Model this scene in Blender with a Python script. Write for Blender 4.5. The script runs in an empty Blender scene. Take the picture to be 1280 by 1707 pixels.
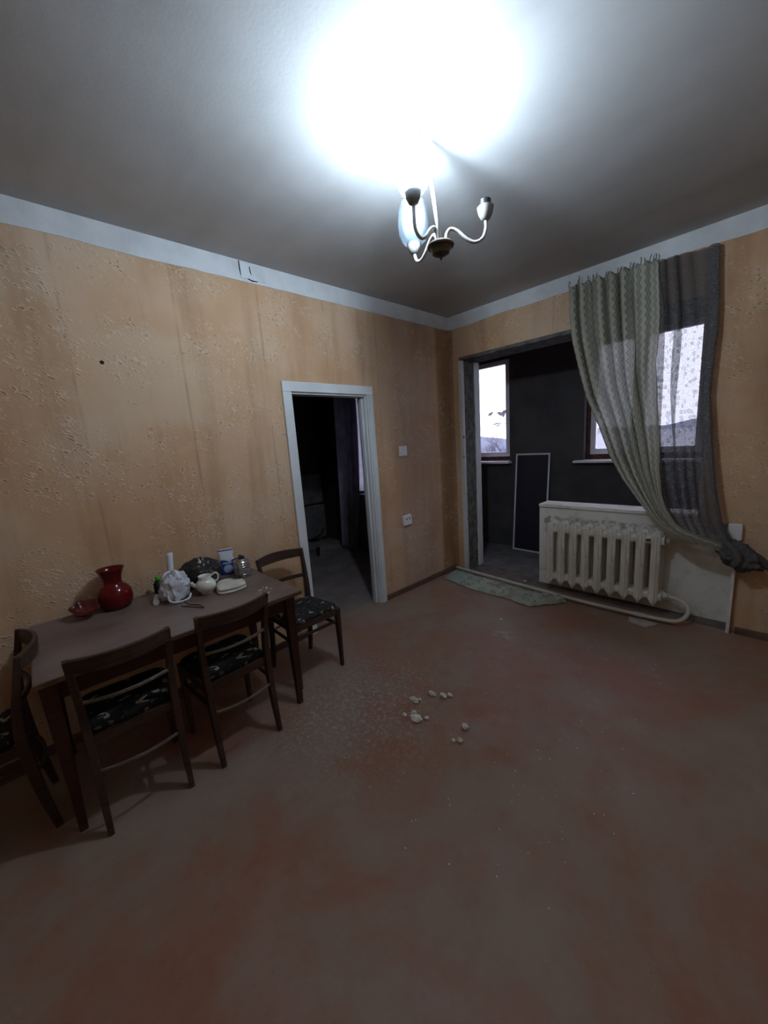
import bpy, bmesh, math, random
from mathutils import Vector, Matrix, noise
random.seed(7)
SC = bpy.context.scene
COL = SC.collection
PI = math.pi

# ------------------------------------------------------------------ camera
cam_d = bpy.data.cameras.new('camera')
cam_d.sensor_fit = 'HORIZONTAL'; cam_d.sensor_width = 36.0
cam_d.lens = 629.54 / 1280 * 36.0
cam_d.clip_start = 0.02; cam_d.clip_end = 300
cam = bpy.data.objects.new('camera', cam_d); COL.objects.link(cam)
r_ = Vector((0.68668276, 0.72366187, -0.06913961))
u_ = Vector((-0.08411416, 0.17356337, 0.98122401))
f_ = Vector((-0.7220745, 0.667974, -0.18005319))
m = Matrix((r_, u_, -f_)).transposed().to_4x4()
m.translation = (2.62325, -3.54709, 1.53960)
cam.matrix_world = m
SC.camera = cam

# ------------------------------------------------------------------ world, exposure
world = bpy.data.worlds.new('overcast_sky'); SC.world = world
world.use_nodes = True
bg = world.node_tree.nodes['Background']
bg.inputs['Color'].default_value = (0.80, 0.80, 1.0, 1)
bg.inputs['Strength'].default_value = 3.8
SC.view_settings.view_transform = 'Standard'
SC.view_settings.look = 'None'
SC.view_settings.exposure = 0.0
SC.view_settings.gamma = 1.0
SC.view_settings.use_curve_mapping = False
BULB = 2600.0            # radiance of the one lit bulb (built with the chandelier)
BULB_COL = (0.76, 0.88, 1.0)

# ------------------------------------------------------------------ material helpers
class N:
    """tiny node-graph writer"""
    def __init__(s, name):
        s.m = bpy.data.materials.new(name); s.m.use_nodes = True
        s.t = s.m.node_tree; s.n = s.t.nodes; s.l = s.t.links
        s.b = s.n['Principled BSDF']; s.out = s.n['Material Output']
        s.b.inputs['Specular IOR Level'].default_value = 0.3
    def add(s, typ, **kw):
        x = s.n.new(typ)
        for k, v in kw.items(): setattr(x, k, v)
        return x
    def put(s, sock, v):
        if isinstance(v, bpy.types.NodeSocket): s.l.new(v, sock)
        elif isinstance(v, (tuple, list)) and len(v) == 3 and sock.type == 'RGBA': sock.default_value = (*v, 1)
        else: sock.default_value = v
    def coord(s, kind='Object'): return s.add('ShaderNodeTexCoord').outputs[kind]
    def mapping(s, v, loc=(0,0,0), rot=(0,0,0), scale=(1,1,1)):
        x = s.add('ShaderNodeMapping'); s.put(x.inputs[0], v)
        x.inputs['Location'].default_value = loc; x.inputs['Rotation'].default_value = rot; x.inputs['Scale'].default_value = scale
        return x.outputs[0]
    def noise(s, v, scale, detail=3, rough=0.55, dist=0.0):
        x = s.add('ShaderNodeTexNoise'); s.put(x.inputs['Vector'], v)
        x.inputs['Scale'].default_value = scale; x.inputs['Detail'].default_value = detail
        x.inputs['Roughness'].default_value = rough; x.inputs['Distortion'].default_value = dist
        return x.outputs[0]
    def voro(s, v, scale, feature='F1', out='Distance', rnd=1.0):
        x = s.add('ShaderNodeTexVoronoi', feature=feature); s.put(x.inputs['Vector'], v)
        x.inputs['Scale'].default_value = scale; x.inputs['Randomness'].default_value = rnd
        return x.outputs[out]
    def ramp(s, v, stops, interp='LINEAR'):
        x = s.add('ShaderNodeValToRGB'); s.put(x.inputs[0], v); r = x.color_ramp; r.interpolation = interp
        while len(r.elements) < len(stops): r.elements.new(0.5)
        for e, (p, c) in zip(r.elements, stops):
            e.position = p; e.color = (*c, 1) if isinstance(c, (tuple, list)) else (c, c, c, 1)
        return x.outputs[0]
    def math(s, op, a, b=0.0, c=0.0, clamp=False):
        x = s.add('ShaderNodeMath', operation=op, use_clamp=clamp)
        for i, v in enumerate((a, b, c)): s.put(x.inputs[i], v)
        return x.outputs[0]
    def mix(s, f, a, b, mode='MIX'):
        x = s.add('ShaderNodeMix', data_type='RGBA', blend_type=mode)
        s.put(x.inputs[0], f); s.put(x.inputs[6], a); s.put(x.inputs[7], b)
        return x.outputs[2]
    def sep(s, v):
        x = s.add('ShaderNodeSeparateXYZ'); s.put(x.inputs[0], v); return x.outputs
    def comb(s, x0, y0, z0):
        x = s.add('ShaderNodeCombineXYZ')
        for i, v in enumerate((x0, y0, z0)): s.put(x.inputs[i], v)
        return x.outputs[0]
    def box(s, v, lo, hi, soft):
        a = s.add('ShaderNodeMapRange', interpolation_type='SMOOTHSTEP'); s.put(a.inputs[0], v)
        a.inputs[1].default_value = lo - soft; a.inputs[2].default_value = lo + soft
        b = s.add('ShaderNodeMapRange', interpolation_type='SMOOTHSTEP'); s.put(b.inputs[0], v)
        b.inputs[1].default_value = hi - soft; b.inputs[2].default_value = hi + soft
        return s.math('MULTIPLY', a.outputs[0], s.math('SUBTRACT', 1.0, b.outputs[0]))
    def bump(s, h, strength=0.3, dist=0.01):
        x = s.add('ShaderNodeBump'); s.put(x.inputs['Height'], h)
        x.inputs['Strength'].default_value = strength; x.inputs['Distance'].default_value = dist
        s.l.new(x.outputs[0], s.b.inputs['Normal'])
    def col(s, v): s.put(s.b.inputs['Base Color'], v); return s
    def rough(s, v): s.put(s.b.inputs['Roughness'], v); return s
    def set(s, **kw):
        for k, v in kw.items(): s.put(s.b.inputs[k.replace('_', ' ')], v)
        return s
    def shader(s, sock): s.l.new(sock, s.out.inputs[0])

def worn(name, a, b, scale=6, rough=0.6, bump=0.15, bscale=60, stretch=(1,1,1), spec=0.3, lo=0.35, hi=0.65, coord='Object'):
    n = N(name); v = n.mapping(n.coord(coord), scale=stretch)
    n.col(n.ramp(n.noise(v, scale, 5), [(lo, a), (hi, b)]))
    n.rough(rough); n.set(Specular_IOR_Level=spec)
    n.bump(n.noise(v, bscale, 3), bump, 0.004)
    return n.m

# ------------------------------------------------------------------ materials of the room
def wallpaper():
    n = N('embossed_orange_wallpaper'); o = n.sep(n.coord())
    u = n.math('ADD', o[0], o[1]); z = o[2]
    p = n.comb(u, z, 0.0)
    big = n.noise(p, 1.3, 4, 0.55)
    streak = n.noise(n.mapping(p, scale=(5.5, 0.55, 1)), 1.0, 4, 0.6)
    # flower sprays: short embossed strokes inside round clusters
    wob = n.noise(p, 9, 2)
    pw = n.add('ShaderNodeVectorMath', operation='ADD'); n.put(pw.inputs[0], p)
    n.put(pw.inputs[1], n.comb(n.math('MULTIPLY', n.math('SUBTRACT', wob, 0.5), 0.06), n.math('MULTIPLY', n.math('SUBTRACT', wob, 0.5), -0.05), 0.0))
    strokes = n.voro(n.mapping(n.mapping(pw.outputs[0], rot=(0, 0, 0.55)), scale=(24, 52, 1)), 1.0)
    keep = n.ramp(n.noise(n.mapping(p, loc=(7, 3, 0)), 16, 2), [(0.46, 0.0), (0.56, 1.0)])
    dots = n.math('MULTIPLY', n.ramp(strokes, [(0.12, 1.0), (0.34, 0.0)]), keep)
    rim = n.math('MULTIPLY', n.ramp(strokes, [(0.26, 0.0), (0.36, 1.0), (0.54, 0.0)]), n.math('ADD', n.math('MULTIPLY', keep, 0.75), 0.25))
    cl = n.voro(n.mapping(p, scale=(3.6, 3.2, 1)), 1.0, rnd=0.75)
    mask = n.ramp(n.math('ADD', cl, n.math('MULTIPLY', n.math('SUBTRACT', n.noise(p, 14, 2), 0.5), 0.65)), [(0.40, 1.0), (0.66, 0.0)])
    d = n.math('MULTIPLY', dots, mask); rm = n.math('MULTIPLY', rim, mask)
    c = n.ramp(big, [(0.30, (0.500, 0.285, 0.145)), (0.50, (0.565, 0.370, 0.230)), (0.72, (0.625, 0.465, 0.340))])
    c = n.mix(n.math('MULTIPLY', n.ramp(streak, [(0.48, 0.0), (0.72, 1.0)]), 0.42), c, (0.250, 0.125, 0.050))
    # faded patch where something hung on the door wall
    onleft = n.math('LESS_THAN', o[0], 0.05)
    patch = n.math('MULTIPLY', n.box(n.math('ADD', o[1], n.math('MULTIPLY', n.noise(p, 4, 2), 0.25)), -3.05, -2.50, 0.13),
                   n.box(n.math('ADD', z, n.math('MULTIPLY', n.noise(p, 6, 2), 0.12)), 1.80, 2.32, 0.06))
    c = n.mix(n.math('MULTIPLY', n.math('MULTIPLY', patch, onleft), 0.55), c, (0.60, 0.46, 0.33))
    # greyer strip and darker strip beside the room corner
    strip = n.math('MULTIPLY', n.box(n.math('ADD', o[1], n.math('MULTIPLY', n.noise(p, 3, 2), 0.08)), -0.85, -0.28, 0.10), onleft)
    c = n.mix(n.math('MULTIPLY', strip, 0.42), c, (0.36, 0.27, 0.24))
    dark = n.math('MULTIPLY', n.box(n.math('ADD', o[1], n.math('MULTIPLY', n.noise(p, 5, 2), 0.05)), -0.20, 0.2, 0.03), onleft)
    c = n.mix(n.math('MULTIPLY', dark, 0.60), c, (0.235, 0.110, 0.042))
    # paper seams
    seam = n.math('ABSOLUTE', n.math('SUBTRACT', n.math('FRACT', n.math('ADD', n.math('DIVIDE', n.math('ADD', u, n.math('MULTIPLY', n.noise(p, 2, 1), 0.012)), 0.55), 0.445)), 0.5))
    sm = n.math('MULTIPLY', n.ramp(seam, [(0.004, 1.0), (0.02, 0.0)]), n.ramp(n.noise(p, 3, 2), [(0.45, 0.1), (0.65, 0.9)]))
    c = n.mix(n.math('MULTIPLY', sm, 0.38), c, (0.16, 0.085, 0.04))
    c = n.mix(n.math('MULTIPLY', rm, 0.60), c, (0.76, 0.64, 0.50))
    c = n.mix(n.math('MULTIPLY', d, 0.55), c, (0.30, 0.15, 0.065))
    c = n.mix(n.math('MULTIPLY', n.ramp(n.voro(p, 11), [(0.03, 1.0), (0.055, 0.0)]), 0.5), c, (0.15, 0.07, 0.03))
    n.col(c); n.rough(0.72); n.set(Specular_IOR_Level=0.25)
    h = n.math('ADD', n.math('MULTIPLY', rm, 0.8), n.math('ADD', n.math('MULTIPLY', d, -1.0), n.math('MULTIPLY', n.noise(p, 120, 2), 0.25)))
    n.bump(h, 0.6, 0.005)
    return n.m

def floor_mat():
    n = N('worn_red_brown_painted_floor'); p = n.coord()
    big = n.noise(n.mapping(p, loc=(2.2, 0.6, 0)), 1.5, 6, 0.62, 0.4)
    mid = n.noise(p, 7, 5, 0.65)
    v = n.math('ADD', n.math('MULTIPLY', big, 0.75), n.math('MULTIPLY', mid, 0.25))
    c = n.ramp(v, [(0.40, (0.290, 0.210, 0.162)), (0.475, (0.275, 0.187, 0.140)), (0.53, (0.272, 0.157, 0.110)), (0.60, (0.272, 0.128, 0.083)), (0.72, (0.250, 0.095, 0.055))])
    dust = n.noise(n.mapping(p, loc=(5, 1, 0)), 2.4, 5, 0.6)
    c = n.mix(n.math('MULTIPLY', n.ramp(dust, [(0.50, 0.0), (0.70, 1.0)]), 0.65), c, (0.310, 0.228, 0.190))
    # a trodden dusty area of flaked paint by the table
    o = n.sep(p)
    dx = n.math('SUBTRACT', o[0], 0.95); dy = n.math('SUBTRACT', o[1], -2.35)
    r = n.math('SQRT', n.math('ADD', n.math('MULTIPLY', dx, dx), n.math('MULTIPLY', dy, dy)))
    near = n.ramp(n.math('ADD', r, n.math('MULTIPLY', n.noise(p, 5, 3), 0.4)), [(0.35, 1.0), (0.85, 0.0)])
    fl = n.ramp(n.noise(p, 38, 4, 0.7), [(0.50, 0.0), (0.60, 1.0)])
    c = n.mix(n.math('MULTIPLY', n.math('MULTIPLY', fl, near), 0.75), c, (0.42, 0.35, 0.31))
    glare_streaks = n.math('MULTIPLY', n.math('MULTIPLY', n.box(o[0], 1.13, 1.30, 0.05), n.box(o[1], -1.12, -0.98, 0.05)), n.ramp(n.noise(n.mapping(p, rot=(0, 0, 0.6), scale=(1, 4, 1)), 14, 4, 0.7), [(0.46, 0.0), (0.60, 1.0)]))  # window glare painted onto the floor as pale, scuff-like streaks
    c = n.mix(n.math('MULTIPLY', glare_streaks, 0.6), c, (0.50, 0.46, 0.45))
    sp = n.ramp(n.voro(p, 34), [(0.03, 1.0), (0.07, 0.0)])
    sm = n.ramp(n.noise(p, 3.1, 3), [(0.45, 0.0), (0.60, 1.0)])
    c = n.mix(n.math('MULTIPLY', n.math('MULTIPLY', sp, sm), 0.55), c, (0.42, 0.36, 0.32))
    dk = n.ramp(n.voro(n.mapping(p, loc=(3, 3, 0)), 17), [(0.02, 1.0), (0.05, 0.0)])
    c = n.mix(n.math('MULTIPLY', dk, 0.5), c, (0.05, 0.025, 0.02))
    n.col(c)
    n.rough(n.ramp(v, [(0.35, 0.62), (0.65, 0.42)])); n.set(Specular_IOR_Level=0.28)
    n.bump(n.math('ADD', n.noise(p, 26, 4, 0.6), n.math('MULTIPLY', fl, 0.3)), 0.18, 0.006)
    return n.m

def ceiling_mat():
    n = N('grey_whitewashed_ceiling'); p = n.coord()
    c = n.ramp(n.noise(p, 1.1, 5, 0.6), [(0.30, (0.39, 0.385, 0.38)), (0.70, (0.51, 0.51, 0.51))])
    c = n.mix(n.math('MULTIPLY', n.ramp(n.noise(n.mapping(p, scale=(0.6, 3, 1)), 1.5, 4), [(0.5, 0.0), (0.75, 1.0)]), 0.3), c, (0.33, 0.32, 0.31))
    n.col(c); n.rough(0.85); n.set(Specular_IOR_Level=0.15)
    n.bump(n.noise(p, 70, 3), 0.12, 0.004)
    return n.m

def chipped(name, base, under, amount=0.62, scale=18, rough=0.5, base2=None):
    n = N(name); p = n.coord()
    c = n.ramp(n.noise(p, 4, 4), [(0.3, base2 or tuple(x * 0.86 for x in base)), (0.7, base)])
    k = n.ramp(n.noise(p, scale, 5, 0.65), [(amount, 0.0), (amount + 0.03, 1.0)])
    c = n.mix(k, c, under)
    n.col(c); n.rough(rough); n.set(Specular_IOR_Level=0.35)
    n.bump(n.math('SUBTRACT', n.noise(p, 45, 3), n.math('MULTIPLY', k, 0.8)), 0.25, 0.004)
    return n.m

def wood(name, a, b, rough=0.45, axis=(1, 1, 14)):
    n = N(name); p = n.coord()
    g = n.noise(n.mapping(p, scale=axis), 6, 4, 0.6, 0.6)
    n.col(n.ramp(g, [(0.35, a), (0.68, b)])); n.rough(rough); n.set(Specular_IOR_Level=0.35)
    n.bump(g, 0.08, 0.002)
    return n.m

def rusty_cream():
    n = N('old_cream_radiator_paint'); p = n.coord()
    c = n.ramp(n.noise(p, 5, 4), [(0.3, (0.68, 0.65, 0.57)), (0.7, (0.79, 0.77, 0.69))])
    dirt = n.ramp(n.noise(n.mapping(p, scale=(1, 1, 0.25)), 16, 4, 0.6), [(0.52, 0.0), (0.70, 1.0)])
    c = n.mix(n.math('MULTIPLY', dirt, 0.45), c, (0.34, 0.30, 0.24))
    rust = n.ramp(n.noise(p, 22, 4, 0.7), [(0.66, 0.0), (0.70, 1.0)])
    c = n.mix(n.math('MULTIPLY', rust, 0.8), c, (0.15, 0.065, 0.035))
    n.col(c); n.rough(0.45); n.set(Specular_IOR_Level=0.4)
    n.bump(n.noise(p, 40, 3), 0.2, 0.003)
    return n.m

def panel_mat():
    n = N('grimy_cream_plaster'); p = n.coord()
    c = n.ramp(n.noise(p, 3, 5, 0.6), [(0.3, (0.74, 0.72, 0.66)), (0.7, (0.82, 0.81, 0.76))])
    dirt = n.ramp(n.noise(n.mapping(p, loc=(1, 0, 0.4)), 6, 5, 0.65), [(0.50, 0.0), (0.68, 1.0)])
    c = n.mix(n.math('MULTIPLY', dirt, 0.4), c, (0.36, 0.34, 0.28))
    chip = n.ramp(n.noise(p, 24, 4, 0.7), [(0.69, 0.0), (0.71, 1.0)])
    c = n.mix(n.math('MULTIPLY', chip, 0.8), c, (0.17, 0.12, 0.09))
    # the flaked star of bare plaster beside the radiator's first section, and soot along its top
    o = n.sep(p)
    dx = n.math('SUBTRACT', o[0], 1.03); dz = n.math('MULTIPLY', n.math('SUBTRACT', o[2], 0.665), 0.8)
    r = n.math('SQRT', n.math('ADD', n.math('MULTIPLY', dx, dx), n.math('MULTIPLY', dz, dz)))
    st = n.ramp(n.math('ADD', r, n.math('MULTIPLY', n.noise(p, 30, 4, 0.7), 0.09)), [(0.075, 1.0), (0.085, 0.0)])
    c = n.mix(n.math('MULTIPLY', st, 0.75), c, (0.22, 0.15, 0.11))
    soot = n.math('MULTIPLY', n.box(n.math('ADD', o[2], n.math('MULTIPLY', n.noise(p, 18, 3), 0.06)), 0.69, 0.745, 0.012), n.ramp(n.noise(p, 26, 3, 0.7), [(0.42, 0.0), (0.6, 1.0)]))
    c = n.mix(n.math('MULTIPLY', n.math('MULTIPLY', soot, n.box(o[0], 1.1, 1.95, 0.03)), 0.6), c, (0.12, 0.10, 0.08))
    n.col(c); n.rough(0.65)
    n.bump(n.math('ADD', n.noise(p, 30, 4), n.math('MULTIPLY', chip, -0.6)), 0.22, 0.005)
    return n.m

def curtain_mat():
    n = N('green_zigzag_curtain_cloth'); uv = n.sep(n.coord('UV')); p = n.coord()
    w = n.math('MULTIPLY', n.math('SINE', n.math('MULTIPLY', uv[1], 105.0)), 0.13)
    f = n.math('FRACT', n.math('ADD', n.math('MULTIPLY', uv[0], 15.0), w))
    fill = n.ramp(f, [(0.0, 0.0), (0.04, 1.0), (0.34, 1.0), (0.38, 0.0)])
    line = n.ramp(f, [(0.0, 1.0), (0.05, 1.0), (0.09, 0.0), (0.30, 0.0), (0.33, 1.0), (0.38, 1.0), (0.42, 0.0), (0.95, 0.0), (0.99, 1.0)])
    c = n.mix(fill, (0.540, 0.515, 0.430), (0.410, 0.420, 0.350))
    c = n.mix(n.math('MULTIPLY', line, 0.8), c, (0.150, 0.170, 0.140))
    c = n.mix(n.math('MULTIPLY', n.ramp(n.noise(p, 5, 4), [(0.45, 0.0), (0.7, 1.0)]), 0.35), c, (0.20, 0.18, 0.14))
    n.col(c); n.rough(0.9); n.set(Specular_IOR_Level=0.1)
    n.bump(n.noise(p, 160, 2), 0.25, 0.002)
    tl = n.add('ShaderNodeBsdfTranslucent'); n.put(tl.inputs[0], c)
    m1 = n.add('ShaderNodeMixShader'); m1.inputs[0].default_value = 0.22
    n.l.new(n.b.outputs[0], m1.inputs[1]); n.l.new(tl.outputs[0], m1.inputs[2])
    tr = n.add('ShaderNodeBsdfTransparent')
    m2 = n.add('ShaderNodeMixShader'); m2.inputs[0].default_value = 0.15
    n.l.new(m1.outputs[0], m2.inputs[1]); n.l.new(tr.outputs[0], m2.inputs[2])
    n.shader(m2.outputs[0])
    return n.m

def net_mat(opac=0.655):
    n = N('grey_lace_net'); uv = n.coord('UV'); p = n.coord()
    v = n.mapping(uv, scale=(26, 22, 1))
    ring = n.voro(v, 1.0, rnd=0.85)
    lace = n.ramp(ring, [(0.10, 1.0), (0.20, 0.15), (0.30, 1.0), (0.40, 0.0)])
    fine = n.ramp(n.noise(n.mapping(uv, scale=(170, 110, 1)), 1.0, 2), [(0.45, 0.0), (0.6, 1.0)])
    a = n.math('ADD', opac, n.math('ADD', n.math('MULTIPLY', lace, 0.16), n.math('MULTIPLY', fine, 0.10)), clamp=True)
    n.col(n.mix(n.math('MULTIPLY', fine, 0.6), (0.135, 0.133, 0.135), (0.26, 0.255, 0.265))); n.rough(0.95); n.set(Specular_IOR_Level=0.05)
    tl = n.add('ShaderNodeBsdfTranslucent'); n.put(tl.inputs[0], (0.16, 0.16, 0.18))
    m1 = n.add('ShaderNodeMixShader'); m1.inputs[0].default_value = 0.3
    n.l.new(n.b.outputs[0], m1.inputs[1]); n.l.new(tl.outputs[0], m1.inputs[2])
    tr = n.add('ShaderNodeBsdfTransparent'); m2 = n.add('ShaderNodeMixShader'); n.put(m2.inputs[0], a)
    n.l.new(tr.outputs[0], m2.inputs[1]); n.l.new(m1.outputs[0], m2.inputs[2])
    n.shader(m2.outputs[0])
    return n.m

def see_through_cloth(name, a, b, k):
    n = N(name); p = n.coord()
    c = n.ramp(n.noise(p, 8, 4), [(0.35, a), (0.65, b)])
    n.col(c); n.rough(0.95); n.set(Specular_IOR_Level=0.05)
    tl = n.add('ShaderNodeBsdfTranslucent'); n.put(tl.inputs[0], c)
    m1 = n.add('ShaderNodeMixShader'); m1.inputs[0].default_value = k
    n.l.new(n.b.outputs[0], m1.inputs[1]); n.l.new(tl.outputs[0], m1.inputs[2])
    n.shader(m1.outputs[0])
    return n.m

def clear(name, tint, refl=0.12, rough=0.05, body=0.0, bodycol=(0.5, 0.5, 0.5)):
    n = N(name)
    tr = n.add('ShaderNodeBsdfTransparent'); n.put(tr.inputs[0], tint)
    gl = n.add('ShaderNodeBsdfGlossy'); gl.inputs['Roughness'].default_value = rough
    fr = n.add('ShaderNodeLayerWeight'); fr.inputs[0].default_value = 0.3
    mx = n.add('ShaderNodeMixShader'); n.put(mx.inputs[0], n.math('ADD', n.math('MULTIPLY', fr.outputs['Facing'], refl * 2), refl * 0.4, clamp=True))
    n.l.new(tr.outputs[0], mx.inputs[1]); n.l.new(gl.outputs[0], mx.inputs[2])
    o = mx.outputs[0]
    if body > 0:
        n.col(bodycol); n.rough(0.35)
        m2 = n.add('ShaderNodeMixShader'); m2.inputs[0].default_value = body
        n.l.new(o, m2.inputs[1]); n.l.new(n.b.outputs[0], m2.inputs[2]); o = m2.outputs[0]
    n.shader(o)
    return n.m

def shade_mat():
    n = N('frosted_lamp_glass')
    n.col((0.32, 0.36, 0.39)); n.rough(0.25); n.set(Specular_IOR_Level=0.5)
    tl = n.add('ShaderNodeBsdfTranslucent'); n.put(tl.inputs[0], (0.50, 0.56, 0.62))
    tr = n.add('ShaderNodeBsdfTransparent'); n.put(tr.inputs[0], (0.95, 0.98, 1.0))
    m1 = n.add('ShaderNodeMixShader'); m1.inputs[0].default_value = 0.5
    m2 = n.add('ShaderNodeMixShader'); m2.inputs[0].default_value = 0.6
    n.l.new(n.b.outputs[0], m1.inputs[1]); n.l.new(tl.outputs[0], m1.inputs[2])
    n.l.new(m1.outputs[0], m2.inputs[1]); n.l.new(tr.outputs[0], m2.inputs[2])
    n.shader(m2.outputs[0])
    return n.m

def emit(name, col, s):
    n = N(name); e = n.add('ShaderNodeEmission'); n.put(e.inputs[0], col); e.inputs[1].default_value = s
    n.shader(e.outputs[0]); return n.m

def seat_fabric():
    n = N('black_seat_cloth_with_pale_blotches'); p = n.coord()
    q = n.mapping(p, rot=(0, 0, 0.5), scale=(1, 1.6, 1))
    a = n.ramp(n.noise(q, 17, 2, 0.5, 0.8), [(0.62, 0.0), (0.64, 1.0)])
    b = n.ramp(n.noise(n.mapping(q, loc=(4, 2, 0)), 30, 2, 0.5, 0.5), [(0.65, 0.0), (0.68, 1.0)])
    c = n.mix(a, (0.014, 0.014, 0.015), (0.34, 0.30, 0.26))
    c = n.mix(n.math('MULTIPLY', b, 0.6), c, (0.16, 0.16, 0.17))
    n.col(c); n.rough(0.8); n.set(Specular_IOR_Level=0.2)
    n.bump(n.noise(p, 90, 3), 0.2, 0.002)
    return n.m

def rag_mat():
    n = N('pale_green_cloth'); p = n.coord()
    c = n.ramp(n.noise(p, 5, 4), [(0.30, (0.22, 0.19, 0.16)), (0.48, (0.38, 0.39, 0.32)), (0.72, (0.42, 0.50, 0.43))])
    ring = n.voro(p, 9, rnd=0.7)
    k = n.ramp(ring, [(0.20, 0.0), (0.27, 1.0), (0.36, 0.0)])
    c = n.mix(n.math('MULTIPLY', k, 0.7), c, (0.14, 0.18, 0.16))
    o = n.sep(p)
    c = n.mix(n.math('MULTIPLY', n.box(o[0], -0.2, 0.33, 0.12), 0.5), c, (0.30, 0.44, 0.42))
    n.col(c); n.rough(0.9); n.set(Specular_IOR_Level=0.1); n.bump(n.noise(p, 40, 4), 0.3, 0.004)
    return n.m

def packet_mat():
    n = N('blue_and_white_packet_print'); o = n.sep(n.coord())
    p = n.coord()
    k = n.ramp(n.math('ADD', o[2], n.math('MULTIPLY', n.math('SINE', n.math('MULTIPLY', o[0], 60)), 0.008)), [(0.092, 1.0), (0.100, 0.0)])
    c = n.mix(k, (0.62, 0.64, 0.70), (0.015, 0.045, 0.26))
    dx = n.math('SUBTRACT', o[0], 0.005); dz = n.math('SUBTRACT', o[2], 0.040)
    r = n.math('SQRT', n.math('ADD', n.math('MULTIPLY', dx, dx), n.math('MULTIPLY', dz, dz)))
    c = n.mix(n.ramp(r, [(0.026, 1.0), (0.030, 0.0)]), c, (0.42, 0.50, 0.66))
    st = n.math('MULTIPLY', n.box(o[2], 0.076, 0.084, 0.001), n.box(n.math('ADD', o[0], n.math('MULTIPLY', o[2], 0.2)), -0.01, 0.045, 0.002))
    c = n.mix(st, c, (0.62, 0.66, 0.76))
    top = n.box(o[2], 0.160, 0.168, 0.001)
    c = n.mix(top, c, (0.03, 0.05, 0.20))
    n.col(c); n.rough(0.4)
    return n.m

def jug_mat():
    n = N('white_glaze_with_dark_flowers'); p = n.coord()
    v = n.voro(p, 24, rnd=0.9)
    k = n.ramp(n.math('ADD', v, n.math('MULTIPLY', n.noise(p, 90, 2), 0.22)), [(0.38, 1.0), (0.41, 0.0)])
    o = n.sep(p)
    k = n.math('MULTIPLY', k, n.box(o[2], 0.035, 0.09, 0.006))
    k = n.math('MULTIPLY', k, n.box(o[0], 0.0, 0.2, 0.006))
    n.col(n.mix(k, (0.72, 0.70, 0.64), (0.03, 0.03, 0.035))); n.rough(0.15); n.set(Specular_IOR_Level=0.5)
    return n.m

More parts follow.
